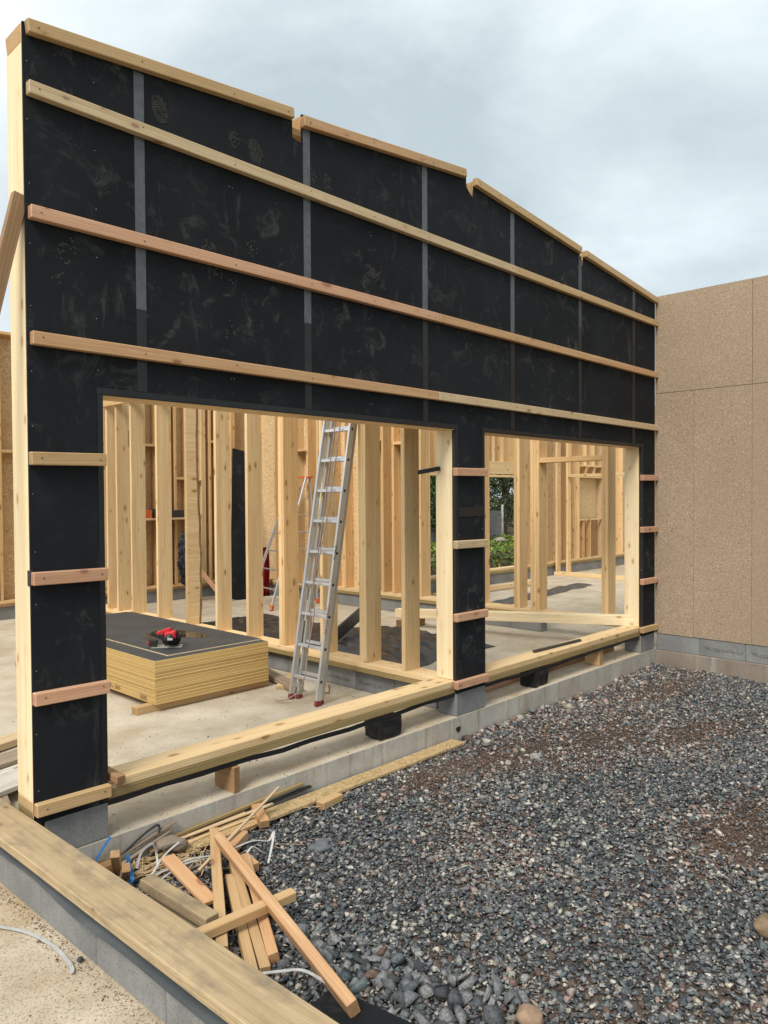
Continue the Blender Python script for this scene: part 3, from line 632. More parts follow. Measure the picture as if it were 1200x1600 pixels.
for o, l in zip(sb, ('timber bearer under the near end of the sheet stack', 'timber bearer under the middle of the sheet stack', 'timber bearer under the far end of the sheet stack')): tag(o, l, 'bearer', 'bearers under the sheet stack')
def text_on(name, s, size, M, mat, parent):
    cu = bpy.data.curves.new(name, 'FONT'); cu.body = s; cu.size = size; cu.extrude = .0004; cu.offset = -.0012; cu.resolution_u = 2; cu.shear = .15
    tmp = bpy.data.objects.new(name+'_tmp', cu); C.objects.link(tmp); bpy.context.view_layer.update()
    me = bpy.data.meshes.new_from_object(tmp.evaluated_get(bpy.context.evaluated_depsgraph_get())); bpy.data.objects.remove(tmp)
    me.materials.clear(); return link(name, me, M, mat, parent)
lowest = [o for o in C.objects if o.name.startswith('board_sheet')][2]
MT = lambda x, y, z: Matrix(((0, 0, -1, x), (-1, 0, 0, y), (0, 1, 0, z), (0, 0, 0, 1)))
text_on('handwriting', '5000', .062, MT(1.7405, 2.20, -.135), INKM, lowest)
text_on('handwriting', '1158 x 2800', .055, MT(1.7405, 2.83, -.130), INKM, lowest)
text_on('handwriting', '50', .05, MT(1.7405, 3.36, .155), INKM, [o for o in C.objects if o.name.startswith('board_sheet')][23])

# ------------------------------------------------------------------ circular saw
def saw():
    s = thing('circular_saw', (2.12, 2.38, .232), 'red and black cordless saw lying on the sheet stack', 'power saw')
    B = Vector((2.12, 2.38, .232)); A = math.radians(-38)
    R = Matrix.Translation(B) @ Matrix.Rotation(A, 4, 'Z')
    def bx(name, c, d, mat, rot=(0, 0, 0), bev=.01, seg=3):
        from mathutils import Euler
        bm = box_bm(*d, bev, seg); M = R @ Matrix.Translation(c) @ Euler(rot).to_matrix().to_4x4(); return link(name, bmesh_me(bm, name, False), M, mat, s)
    def cyl(name, c, r, d, mat, rot, n=28):
        from mathutils import Euler
        bm = bmesh.new(); bmesh.ops.create_cone(bm, cap_ends=True, segments=n, radius1=r, radius2=r, depth=d); bmesh.ops.bevel(bm, geom=[e for e in bm.edges if len(e.link_faces) == 2 and abs(e.calc_face_angle(0)) > 1], offset=min(.005, d*.3), segments=2, affect='EDGES')
        M = R @ Matrix.Translation(c) @ Euler(rot).to_matrix().to_4x4(); return link(name, bmesh_me(bm, name, True), M, mat, s)
    bx('base_plate', (0, 0, .004), (.27, .13, .006), ALUD, bev=.002)
    cyl('blade', (.035, .025, .055), .08, .003, STEEL, (math.pi/2, 0, 0))
    cyl('blade_guard', (.035, .028, .075), .085, .035, BLKP, (math.pi/2, 0, 0))
    cyl('motor_housing', (.03, -.05, .085), .046, .12, BLKP, (math.pi/2, 0, 0))
    bx('motor_cover', (.035, -.035, .115), (.10, .12, .07), REDP, (0, -.15, 0), .022)
    bx('handle', (-.075, -.005, .10), (.15, .036, .036), BLKP, (0, .45, 0), .014)
    bx('handle_bridge', (-.03, -.005, .145), (.13, .04, .03), REDP, (0, -.35, 0), .012)
    bx('battery', (-.125, -.015, .045), (.08, .065, .055), BLKP, (0, .15, 0), .01)
    bx('battery_trim', (-.16, -.015, .05), (.014, .066, .03), REDP, (0, .15, 0), .004)
    bx('front_grip', (.11, -.02, .10), (.03, .05, .05), BLKP, (0, .4, 0), .012)
    bx('label', (.04, -.1112, .088), (.045, .002, .02), WSTRAP, bev=.0005)
saw()

# ------------------------------------------------------------------ extension ladder
def ladder():
    foot = Vector((2.815, 0, -.22)); topv = Vector((3.36, 0, 2.86)); d = (topv-foot).normalized(); Ln = (topv-foot).length
    nrm = Vector((d.z, 0, -d.x))                       # away from the partition is -nrm
    t = thing('extension_ladder', (2.815, 1.26, -.22), 'aluminium extension ladder leaning on the stud partition', 'ladder')
    YL, YR = 1.445, 1.085
    def P_(yy, s, off): p = foot+d*s+nrm*off; return (p.x, yy, p.z)
    for off, yl, yr, m_, s0 in ((0, YL, YR, ALU, .03), (.062, YL-.035, YR+.035, ALUD, .03)):
        for yy in (yl, yr):
            r = timber('rail', P_(yy, s0, off), P_(yy, Ln, off), .024, .058, m_, t, up=tuple(nrm), bev=.002)
            f = timber('foot', P_(yy, 0, off), P_(yy, .05, off), .032, .064, RUBR, r, up=tuple(nrm), bev=.006)
            if off == 0:
                # white flange edge, rung sockets
                for k in range(10):
                    s_ = .21+.283*k
                    if s_ < Ln-.1 and yy == yr: timber('rung_socket', (P_(yy, s_, off)[0], yy-.0125, P_(yy, s_, off)[2]), (P_(yy, s_, off)[0], yy-.0145, P_(yy, s_, off)[2]), .022, .022, BLKP, r, bev=.002)
        for k in range(10):
            s_ = .21+.283*k+(.0 if off == 0 else .035)
            if s_ < Ln-.05: timber('rung', P_(yl-.012, s_, off), P_(yr+.012, s_, off), .03, .03, ALU, t, up=tuple(nrm), bev=.004)
    # pull rope
    cl = []
    for s_, yy, off in ((2.9, 1.25, -.05), (2.1, 1.265, -.045), (1.5, 1.262, -.05), (1.05, 1.27, -.06), (.8, 1.235, -.04), (.5, 1.24, -.05), (.25, 1.22, -.07), (.1, 1.25, -.10), (.01, 1.36, -.14), (-.01, 1.47, -.16)):
        p = foot+d*s_+nrm*off; cl.append((p.x, yy, max(p.z, -.214)))
    tube('rope', curve_pts(cl, 6), .0055, ROPE, t)
    cl2 = [(foot+d*s_+nrm*off) for s_, off in ((2.9, -.04), (1.9, -.035), (1.2, -.05), (.95, -.05), (.55, -.03), (.5, -.06))]
    tube('rope', curve_pts([(p.x, yy, p.z) for p, yy in zip(cl2, (1.20, 1.21, 1.255, 1.285, 1.26, 1.235))], 6), .0055, ROPE, t)
    r = [c for c in t.children if c.name.startswith('rail')][1]
    p = foot+d*.62+nrm*(-.016); glyphs('lettering', r, (p.x, YR-.0125, p.z), tuple(d), tuple(-nrm), .24, .026, 12, INKR, seed=5, bold=.2)
    p = foot+d*1.28+nrm*(-.012); glyphs('lettering', r, (p.x, YR-.0125, p.z), tuple(d), tuple(-nrm), .13, .022, 6, INKM, seed=8, bold=.2)
ladder()
# small step ladder in the second room
def steps():
    t = thing('step_ladder', (6.1, 6.1, -.22), 'small aluminium step ladder with an orange cap standing open in the second room', 'ladder')
    T = Vector((6.98, 6.28, 1.95))
    L1a, L1b = Vector((6.13, 6.66, -.2)), Vector((5.95, 5.80, -.2)); L2a, L2b = Vector((7.10, 6.75, -.2)), Vector((7.02, 5.9, -.2))
    Ta, Tb = T+Vector((-.03, .16, 0)), T+Vector((.0, -.16, 0))
    for (a, b) in ((L1a, Ta), (L1b, Tb), (L2a, Ta+Vector((.08, 0, 0))), (L2b, Tb+Vector((.08, 0, 0)))):
        r = timber('rail', a, b, .022, .05, ALU, t, bev=.002); timber('foot', a+Vector((0, 0, -.018)), a.lerp(b, .03), .05, .06, ORGP, r, bev=.006)
    for k in range(1, 7):
        f = k/7.2; timber('rung', L1a.lerp(Ta, f), L1b.lerp(Tb, f), .03, .022, ALU, t); timber('rung', L2a.lerp(Ta, f), L2b.lerp(Tb, f), .02, .02, ALUD, t)
    timber('cap', Ta+Vector((.03, .06, 0)), Tb+Vector((.05, -.06, 0)), .12, .03, ORGP, t)
steps()
# things by the back wall
o = timber('leaning_panel', (6.36, 7.27, -.215), (6.93, 7.98, 2.50), .34, .02, BLACK, up=(0, -1, .35), bev=.001); tag(o, 'tall narrow black panel leaning on the back wall', 'panel')
def drape(name, c, w, h, mat, lab, cat):
    bm = bmesh.new(); n, m_ = 14, 12; V_ = []
    for j in range(m_+1):
        for i in range(n+1):
            u_, v_ = i/n, j/m_; x_ = (u_-.5)*w*(1-.45*v_); V_.append(bm.verts.new((x_, .05*math.sin(u_*19+v_*2)-.05*v_, v_*h)))
    for j in range(m_):
        for i in range(n): bm.faces.new((V_[j*(n+1)+i], V_[j*(n+1)+i+1], V_[(j+1)*(n+1)+i+1], V_[(j+1)*(n+1)+i]))
    r = bmesh.ops.solidify(bm, geom=bm.faces[:], thickness=.01)
    tag(link(name, bmesh_me(bm, name, True), Matrix.Translation(c), mat), lab, cat)
drape('red_cloth', (6.72, 7.75, -.215), .42, .95, REDC, 'red cloth hanging beside the black leaning panel', 'cloth')
drape('red_cloth', (7.0, 7.35, -.215), .2, .9, REDC, 'red cloth behind the small step ladder', 'cloth')
bg_ = box_bm(.4, .3, .3, .04, 3); tag(link('tool_bag', bmesh_me(bg_, 'tool_bag', True), Matrix.Translation((6.85, 7.72, -.065)), BLKP), 'black tool bag on the floor behind the small step ladder', 'bag')
# coil of ribbed hose
cp = []
for k in range(260):
    a = k*2*math.pi/52; rr_ = .30+.012*(k//52); cp.append((5.62+.03*math.sin(k*.9)+rr_*math.cos(a)*.42, 7.62+.035*(k//52)+.25*math.cos(a)*.1, .30+.34*0+ (rr_+.12)*math.sin(a)+.25))
tag(tube('hose_coil', cp, .032, HOSE, n=7), 'dark blue coil of ribbed hose standing by the back wall', 'hose')
tag(timber('prop', (5.98, 7.1, -.2), (5.83, 7.7, .35), .03, .08, PNK), 'short reddish board leaning near the dark hose coil', 'board')
for i, (x_, w_, h_, m_, l_) in enumerate(((4.98, .16, .14, ORGP, 'orange box on the shelf of the back wall'), (5.16, .12, .16, DSTEEL, 'dark box on the shelf beside the orange box'), (5.32, .2, .09, WSTRAP, 'white box on the shelf of the back wall'), (5.32, .2, .05, REDC, 'thin red box on top of the white box on the shelf'), (5.56, .24, .13, DSTEEL, 'wide dark box on the shelf with a white band'))):
    z0 = 1.2595 if i != 3 else 1.3515
    if i == 4: z0 = 1.2595
    o = abox('parts_box', (x_-w_/2, x_+w_/2), (7.92, 8.085), (z0, z0+h_), m_, bev=.004); tag(o, l_, 'box', 'boxes on the shelf')
sh = abox('shelf', (4.85, 5.75), (7.9, 8.094), (1.225, 1.2585), SPR, bev=.003); tag(sh, 'pale wooden shelf across the studs of the back wall', 'shelf')
# tarpaulin and membrane
def tarp(name, x, y, z, n, amp, mat, lab, cat, seed=0, plateau=.06, rot=0, edge=.05):
    nx_, ny_ = n; bm = bmesh.new(); V_ = []
    cx, cy = (x[0]+x[1])/2, (y[0]+y[1])/2
    for j in range(ny_+1):
        for i in range(nx_+1):
            u_, v_ = i/nx_, j/ny_; px, py = x[0]+(x[1]-x[0])*u_, y[0]+(y[1]-y[0])*v_
            e_ = min(u_, 1-u_)*(x[1]-x[0]); e2 = min(v_, 1-v_)*(y[1]-y[0]); ee = min(1, min(e_, e2)/edge)
            px += .06*mn.noise(Vector((py*3, seed, px))); py += .06*mn.noise(Vector((px*3, seed+5, py)))
            w_ = abs(mn.noise(Vector((px*2.2, py*1.7, seed))))*.7+abs(mn.noise(Vector((px*6, py*4, seed+3))))*.35+abs(mn.noise(Vector((px*13, py*11, seed+8))))*.12
            V_.append(bm.verts.new((px-cx, py-cy, z+ee*(plateau+amp*w_)+.004*(i % 2))))
    for j in range(ny_):
        for i in range(nx_): bm.faces.new((V_[j*(nx_+1)+i], V_[j*(nx_+1)+i+1], V_[(j+1)*(nx_+1)+i+1], V_[(j+1)*(nx_+1)+i]))
    M = Matrix.Translation((cx, cy, 0)) @ Matrix.Rotation(rot, 4, 'Z')
    return tag(link(name, bmesh_me(bm, name, True), M, mat), lab, cat)
tarp('tarpaulin', (3.95, 6.0), (1.45, 3.6), -.216, (64, 64), .18, TARPM, 'crumpled black tarpaulin on the floor beyond the right hand studs', 'tarpaulin', 1, .04, edge=.18)
tarp('tarpaulin', (4.2, 5.6), (3.7, 5.5), -.216, (50, 50), .10, TARPM, 'black tarpaulin folded on the floor left of the ladder', 'tarpaulin', 9, .05, edge=.2)
tarp('membrane_strip', (8.3, 12.5), (3.45, 3.85), -.218, (80, 14), .05, MEMG, 'long grey membrane strip on the floor of the next room', 'membrane', 4, .02, rot=.09, edge=.08)
tag(timber('membrane_roll', (4.55, 2.75, -.05), (5.3, 3.05, .12), .03, .16, TARPM), 'rigid black offcut sticking up from the tarpaulin behind the ladder', 'offcut')

# ------------------------------------------------------------------ scrap pile by the low wall
def off(name, a, b, w, h, mat, lab, roll=0, cat='offcut', top=True):
    a, b = Vector(a), Vector(b); dz = Vector((0, 0, -h/2)) if top else Vector()
    return tag(timber(name, a+dz, b+dz, w, h, mat, roll=roll, bev=.003), lab, cat, 'scrap timber by the low wall')
off('batten_offcut', (.80, -.42, -.20), (.478, -1.80, -.315), .046, .068, TANO, 'long reddish batten lying on top of the scrap pile, its dark end towards the viewer', roll=.35)
off('batten_offcut', (.90, -.22, -.265), (.352, -1.11, -.335), .052, .05, TAN, 'tan batten under the longest one, pointing from the scrap pile to the foundation')
off('batten_offcut', (.20, -1.02, -.275), (.79, -1.06, -.275), .05, .045, TAN, 'batten lying crosswise under the longest piece of the scrap pile', roll=.1)
off('batten_offcut', (.835, -.50, -.335), (.432, -1.31, -.375), .046, .045, TAN, 'middle of the three parallel battens at the bottom of the scrap pile')
off('batten_offcut', (.74, -.60, -.34), (.36, -1.33, -.375), .046, .045, TAN, 'left of the three parallel battens at the bottom of the scrap pile')
off('batten_offcut', (.90, -.53, -.33), (.50, -1.28, -.36), .048, .05, ORG, 'right of the three parallel battens at the bottom of the scrap pile', roll=.2)
off('board_offcut', (.33, -.50, -.235), (.375, -1.0, -.255), .075, .05, TRTD, 'thick brown treated offcut lying nearest the weathered board')
off('board_offcut', (.36, -.50, -.335), (.37, -.97, -.335), .08, .045, OLD, 'dark offcut hidden under the thick brown treated piece')
off('board_offcut', (.565, -.29, -.285), (.525, -.76, -.335), .075, .022, ORG, 'flat orange board end leaning behind the brown treated piece')
off('block_offcut', (1.68, -.236, -.352), (1.87, -.212, -.352), .068, .046, TAN, 'short pale batten piece alone on the edge of the gravel')
off('block_offcut', (1.315, -.05, -.30), (1.252, -.225, -.335), .06, .05, ORG, 'short block standing off the foundation beside the laths')
off('block_offcut', (.915, -.36, -.325), (1.06, -.285, -.315), .055, .05, ORG, 'stubby orange block just right of the top of the scrap pile')
off('block_offcut', (.92, -.47, -.34), (.90, -.60, -.345), .055, .05, ORG, 'stubby block half hidden behind the longest batten')
off('block_offcut', (.52, -1.17, -.385), (.60, -1.14, -.38), .045, .03, ORG, 'small reddish chip between the stones and the battens')
off('block_offcut', (.40, -.06, -.36), (.34, -.16, -.22), .045, .04, TAN, 'small upright offcut against the low wall')
off('block_offcut', (.40, -.14, -.36), (.36, -.24, -.27), .04, .045, ORG, 'small orange upright offcut against the low wall')
off('block_offcut', (.30, .0-.04, -.33), (.39, -.03, -.33), .09, .05, BRN, 'brown block in the corner of the low wall')
def lath(a, b, mat, lab, w=.022, h=.012): off('lath', a, b, w, h, mat, lab, cat='lath', top=False)
lath((.66, -.44, -.35), (1.47, -.085, -.235), TANP, 'thin stick standing out diagonally above the scrap pile', .018, .014)
lath((.72, -.05, -.345), (1.40, -.115, -.31), TANP, 'pale lath along the foundation, uppermost of its bundle')
lath((.66, -.09, -.365), (1.36, -.10, -.35), SPR, 'pale lath along the foundation, second of its bundle')
lath((.60, -.03, -.36), (1.25, -.03, -.345), TAN, 'lath along the foundation, nearest the concrete')
lath((.72, -.13, -.375), (1.22, -.17, -.365), ORG, 'reddish lath along the foundation, nearest the gravel')
lath((.38, .0-.03, -.34), (.77, -.03, -.245), OLD, 'grey lath leaning on the foundation near the corner')
lath((.42, -.05, -.37), (.74, -.03, -.285), OLD, 'second grey lath leaning on the foundation near the corner')
lath((.40, -.09, -.385), (.95, -.10, -.36), TRT, 'greenish lath lying at the foot of the foundation')
lath((.75, -.02, -.335), (1.72, -.018, -.30), TRT, 'long greenish lath lying along the foundation', .02, .02)
lath((.9, -.035, -.36), (1.78, -.03, -.33), MEMB, 'long black strip lying beside the greenish lath', .03, .012)
lath((.45, -.17, -.39), (.72, -.11, -.37), TANP, 'small pale lath among the white straps', .018, .01)
lath((.42, -.2, -.39), (.65, -.18, -.375), TAN, 'small tan lath among the white straps', .016, .01)
lath((.5, -.26, -.39), (.75, -.2, -.38), SPR, 'short pale splinter among the white straps', .014, .01)
tag(timber('board_strip', (.75, -.115, -.372), (3.30, -.085, -.385), .13, .02, osb('strand_board', (.42, .30, .15), (.52, .38, .20), (.3, .19, .09), 60), bev=.002), 'long strand board strip lying along the foot of the foundation', 'board')
pts = [(.36, .0-.03, -.36), (.46, -.035, -.31), (.56, -.03, -.262), (.63, -.028, -.236), (.66, -.03, -.232), (.665, -.035, -.25), (.655, -.04, -.27)]
tag(tube('black_cable', curve_pts(pts, 6), .006, BLKP), 'black cable curling over the foundation near the corner', 'cable')
# crumpled paper
bm = bmesh.new(); bmesh.ops.create_icosphere(bm, subdivisions=3, radius=.06)
for v in bm.verts: v.co = v.co*(1+.8*mn.noise(v.co*14+Vector((3, 1, 2)))); v.co.z *= .55
bmesh.ops.scale(bm, vec=(1.35, .9, 1.2), verts=bm.verts)
tag(link('crumpled_paper', bmesh_me(bm, 'crumpled_paper'), Matrix.Translation((.70, -.12, -.32)), CARD), 'crumpled grey brown paper among the laths', 'paper')
# splinters: nobody could count them
bm = bmesh.new()
for i in range(170):
    x_, y_ = .42+abs(random.gauss(0, .35)), -.03-abs(random.gauss(0, .2)); a_ = random.gauss(.1, .7); l_ = random.uniform(.03, .17); w_ = random.uniform(.002, .006)
    M_ = Matrix.Translation((x_, y_, gh(x_, y_)+random.uniform(.01, .05))) @ Matrix.Rotation(a_, 4, 'Z') @ Matrix.Rotation(random.gauss(0, .22), 4, 'Y') @ Matrix.Diagonal((l_, w_, w_*.6, 1))
    bmesh.ops.create_cube(bm, size=1, matrix=M_)
tag(link('wood_splinters', bmesh_me(bm, 'wood_splinters'), Matrix(), TANP), 'thin splinters strewn through the scrap pile', 'splinters', None, 'stuff')
# straps
def strap(P_, mat, lab, w=.012, up=(0, 0, 1)): tag(ribbon('packing_strap', curve_pts(P_, 7), w, mat, up=up), lab, 'strap', 'packing straps')
strap([(.44, -.20, -.34), (.46, -.21, -.26), (.50, -.25, -.215), (.53, -.24, -.28), (.52, -.27, -.34)], WSTRAP, 'white strap looped upright beside the crumpled paper', up=(1, 1, .2))
strap([(.47, -.30, -.35), (.56, -.27, -.29), (.66, -.25, -.26)], WSTRAP, 'short straight white strap behind the flat orange board')
strap([(.45, -.28, -.36), (.55, -.33, -.34), (.66, -.35, -.32), (.80, -.40, -.33)], WSTRAP, 'long white strap running towards the upright batten')
strap([(.5, -.34, -.37), (.62, -.36, -.33), (.78, -.38, -.34)], WSTRAP, 'white strap lying just below the long one')
strap([(.92, -.40, -.33), (1.02, -.42, -.32), (1.12, -.44, -.345), (1.16, -.43, -.31), (1.12, -.47, -.35), (1.02, -.56, -.40)], WSTRAP, 'white strap curling onto the gravel right of the pile', .012)
strap([(.93, -.48, -.35), (.99, -.46, -.33), (1.04, -.48, -.37)], WSTRAP, 'short white strap end right of the pile', .012)
strap([(.20, -1.35, -.30), (.40, -1.44, -.325), (.47, -1.52, -.32), (.52, -1.62, -.36), (.53, -1.72, -.37)], WSTRAP, 'white strap under the front end of the longest batten', .016)
strap([(.30, .0-.02, -.31), (.34, -.03, -.25), (.375, -.04, -.20)], BSTRAP, 'short blue strap sticking up at the block corner', .016, up=(1, 0, .3))
strap([(.43, -.12, -.29), (.42, -.16, -.36), (.40, -.21, -.33), (.385, -.25, -.37), (.36, -.2, -.39)], BSTRAP, 'crinkled blue strap between the small offcuts', .02)
strap([(-.42, -.30, -.238), (-.33, -.42, -.236), (-.26, -.55, -.236), (-.225, -.68, -.238), (-.215, -.80, -.238), (-.225, -.93, -.236), (-.245, -.98, -.232)], WSTRAP, 'white strap on the sandy floor at the lower left', .016)
tag(timber('rubber_mat', (.43, -1.62, -.39), (.50, -2.05, -.39), .24, .018, BLACK), 'black faced board scrap under the end of the longest batten', 'board scrap')

# ------------------------------------------------------------------ stones (numpy, one object)
def protos(n, seed, flat=1.0, k=8):
    r = np.random.default_rng(seed); out = []
    for i in range(n):
        bm = bmesh.new(); p = r.normal(size=(k, 3)); p /= np.linalg.norm(p, axis=1)[:, None]; p *= (1, r.uniform(.6, .95), r.uniform(.28, .6)*flat)
        for q in p: bm.verts.new(q)
        h = bmesh.ops.convex_hull(bm, input=bm.verts); junk = [v for v in bm.verts if not v.link_faces]; bmesh.ops.delete(bm, geom=junk, context='VERTS')
        bmesh.ops.recalc_face_normals(bm, faces=bm.faces); bm.verts.index_update()
        out.append((np.array([v.co[:] for v in bm.verts]), np.array([[v.index for v in f.verts] for f in bm.faces]))); bm.free()
    return out
PRO = protos(14, 3)
def rotm(n, tilt):
    az = RNG.uniform(0, 2*np.pi, n); ax = RNG.normal(0, tilt, n); ay = RNG.normal(0, tilt, n)
    def rm(a, i, j):
        R = np.tile(np.eye(3), (n, 1, 1)); R[:, i, i] = np.cos(a); R[:, j, j] = np.cos(a); R[:, i, j] = -np.sin(a); R[:, j, i] = np.sin(a); return R
    return rm(az, 0, 1) @ rm(ax, 1, 2) @ rm(ay, 0, 2)
def scatter(name, pos, size, col, mat, kind, tilt=.5, PR=PRO):
    n = len(pos); which = RNG.integers(0, len(PR), n); R = rotm(n, tilt); VV, FF, CC = [], [], []; base = 0
    for w in range(len(PR)):
        ix = np.where(which == w)[0]
        if not len(ix): continue
        v, f = PR[w]; P_ = np.einsum('nij,vj->nvi', R[ix], v)*size[ix][:, None, None]*.5+pos[ix][:, None, :]
        VV.append(P_.reshape(-1, 3)); FF.append((f[None]+(np.arange(len(ix))*len(v))[:, None, None]+base).reshape(-1, 3)); CC.append(np.repeat(col[ix], len(v), 0)); base += len(ix)*len(v)
    V_, F_, C_ = np.concatenate(VV), np.concatenate(FF), np.concatenate(CC)
    me = bpy.data.meshes.new(name); me.vertices.add(len(V_)); me.vertices.foreach_set('co', V_.astype(np.float32).ravel())
    me.loops.add(len(F_)*3); me.loops.foreach_set('vertex_index', F_.astype(np.int32).ravel()); me.polygons.add(len(F_))
    me.polygons.foreach_set('loop_start', np.arange(0, len(F_)*3, 3, dtype=np.int32)); me.update(calc_edges=True)
    at = me.color_attributes.new('col', 'FLOAT_COLOR', 'POINT'); at.data.foreach_set('color', np.c_[C_, np.ones(len(C_))].astype(np.float32).ravel())
    return link(name, me, Matrix(), mat)
def stone_mat():
    m, t, b = newmat('stone'); a = N(t, 'ShaderNodeAttribute', attribute_name='col'); v = coords(t, rnd=False)
    f = noise_(t, v, 90, 4, .65); c = mix(t, ramp(t, f, [(.35, g(.6)), (.6, g(0))]), a.outputs['Color'], g(.03)); c = mix(t, ramp(t, f, [(.6, g(0)), (.8, g(.35))]), c, g(.35))
    t.links.new(c, b.inputs['Base Color']); b.inputs['Roughness'].default_value = .92; b.inputs['Specular IOR Level'].default_value = .15
    bump(t, b, f, .22, .002); return m
STN = stone_mat()
def pal_(n, pos, warm):
    P_ = np.array([(.06, .067, .073), (.105, .118, .126), (.165, .176, .18), (.26, .26, .25), (.47, .435, .375), (.33, .25, .21), (.17, .115, .09)])
    w = np.tile(np.array([.16, .28, .25, .15, .10, .035, .025]), (n, 1)); w2 = np.array([.06, .10, .14, .17, .17, .17, .19]); w = w*(1-warm[:, None])+w2*warm[:, None]
    cs = np.cumsum(w, 1); cs /= cs[:, -1:]; i = (RNG.random((n, 1)) > cs).sum(1); i = np.clip(i, 0, 6)
    return np.clip(P_[i]*RNG.uniform(.75, 1.3, (n, 1))*RNG.uniform(.95, 1.05, (n, 3)), 0, 1)
def nz(x, y, s, o=0): return np.array([mn.noise(Vector((a*s, b*s, o))) for a, b in zip(x, y)])
def gravel():
    n = 155000; u = RNG.random(n); x = RNG.uniform(.02, 7.15, n); y = -.005-4.6*RNG.random(n)
    keep = ~((x < .35) & (y > -4.6) & (x < .06)); x, y = x[keep], y[keep]; n = len(x)
    z = np.array([gh(a, b) for a, b in zip(x, y)])
    d = np.hypot(x+1.47, y+3.84); size = RNG.lognormal(math.log(.0265), .44, n)*(1+.01*np.clip(d-3, 0, 6)); size = np.clip(size, .014, .06)
    wm = np.clip(nz(x, y, 1.1, 5)*2.4-.1, 0, 1); band = np.exp(-((y+.45)/.38)**2)*np.clip((x-2.6)/1.2, 0, 1); warm = np.clip(wm*.75+band*.9, 0, 1)
    PT = [(3.3, -.62, .55, .22), (4.1, -.95, .75, .2), (4.95, -1.35, .6, .22), (3.3, -2.3, .55, .25), (6.0, -.6, .6, .2), (2.6, -.42, .4, .16), (5.6, -2.2, .6, .25)]
    pt = np.zeros(n)
    for a_, b_, p_, q_ in PT: pt = np.maximum(pt, np.exp(-((x-a_)/p_)**2-((y-b_)/q_)**2))
    pt = np.clip(pt*(1+.9*nz(x, y, 3.5, 4)), 0, 1); b2 = np.clip(nz(x*.45+y*.3, y*1.6, .9, 12)*3-.35, 0, 1)*np.clip((x-1.6)/1.5, 0, 1); warm = np.clip(warm+b2*.6+pt, 0, 1)
    kp = RNG.random(n) > np.clip(b2*.3+band*.35+pt*.75, 0, .8); x, y, z, size, warm = x[kp], y[kp], z[kp], size[kp], warm[kp]; n = len(x)
    pos = np.c_[x, y, z+RNG.uniform(-.006, .010, n)]
    tag(scatter('gravel', pos, size, pal_(n, pos, warm), STN, 'stuff', .28), 'dark grey crushed stone covering the yard', 'gravel', None, 'stuff')
    m = 42000; cx_ = []; sel = RNG.integers(0, len(PT), m); P4 = np.array(PT)[sel]; xc = P4[:, 0]+RNG.normal(0, 1, m)*P4[:, 2]*.62; yc = P4[:, 1]+RNG.normal(0, 1, m)*P4[:, 3]*.62
    mb = RNG.random(m) < .3; xc[mb] = RNG.uniform(2.6, 7.1, mb.sum()); yc[mb] = -.02-np.abs(RNG.normal(0, .3, mb.sum())); ok = (xc < 7.15) & (yc < -.01); xc, yc = xc[ok], yc[ok]
    zc = np.array([gh(a, b) for a, b in zip(xc, yc)])+RNG.uniform(-.004, .008, len(xc))
    dc = np.array([(.16, .10, .07), (.22, .145, .105), (.11, .07, .05), (.27, .20, .16)])[RNG.integers(0, 4, len(xc))]
    tag(scatter('soil_crumbs', np.c_[xc, yc, zc], RNG.lognormal(math.log(.011), .4, len(xc)), dc, STN, 'stuff'), 'brown soil crumbs in patches on the gravel', 'soil', None, 'stuff')
    # coarse stones near the board and rubble along the far foundation
    X, Y, Z = [], [], []
    m = 1500; x = .15+np.abs(RNG.normal(0, 1, m))*.62; y = -1.15-np.abs(RNG.normal(0, 1, m))*1.0
    pr = np.exp(-np.clip(((x-.35)*.55+(-(y)-3.3)*0), 0, 9)*.9); k = (RNG.random(m) < pr) & (y > -4.4) & ((x-.3) < .45+.30*(-(y)-1.1))
    k &= ~((x > .28) & (x < .62) & (y > -2.12) & (y < -1.5)) & ~((x < .62) & (y > -1.5)); x, y = x[k], y[k]; n2 = len(x); s = RNG.lognormal(math.log(.074), .30, n2); s = np.clip(s*np.clip(1.2-(x-.2)*.22, .55, 1.2), .03, .125)
    z = np.array([gh(a, b) for a, b in zip(x, y)])+s*.12
    x3 = RNG.uniform(3.4, 7.1, 620); y3 = -.02-np.abs(RNG.normal(0, .17, 620)); s3 = np.clip(RNG.lognormal(math.log(.055), .35, 620), .025, .12); z3 = np.array([gh(a, b) for a, b in zip(x3, y3)])+s3*.15
    x4 = RNG.uniform(.4, 7, 260); y4 = RNG.uniform(-3.8, -.3, 260); s4 = np.clip(RNG.lognormal(math.log(.05), .3, 260), .03, .09); z4 = np.array([gh(a, b) for a, b in zip(x4, y4)])+s4*.1
    pos = np.c_[np.r_[x, x3, x4], np.r_[y, y3, y4], np.r_[z, z3, z4]]; sz = np.r_[s, s3, s4]; wm = np.r_[np.full(n2, .12), np.full(620, .9), np.full(260, .35)]
    col = pal_(len(pos), pos, wm); col[:n2] = np.clip(col[:n2], 0, .24)
    tag(scatter('coarse_stones', pos, sz, col, STN, 'stuff', .5, protos(16, 8, 1.6, 7)), 'larger broken stones scattered over the gravel', 'stones', None, 'stuff')
gravel()
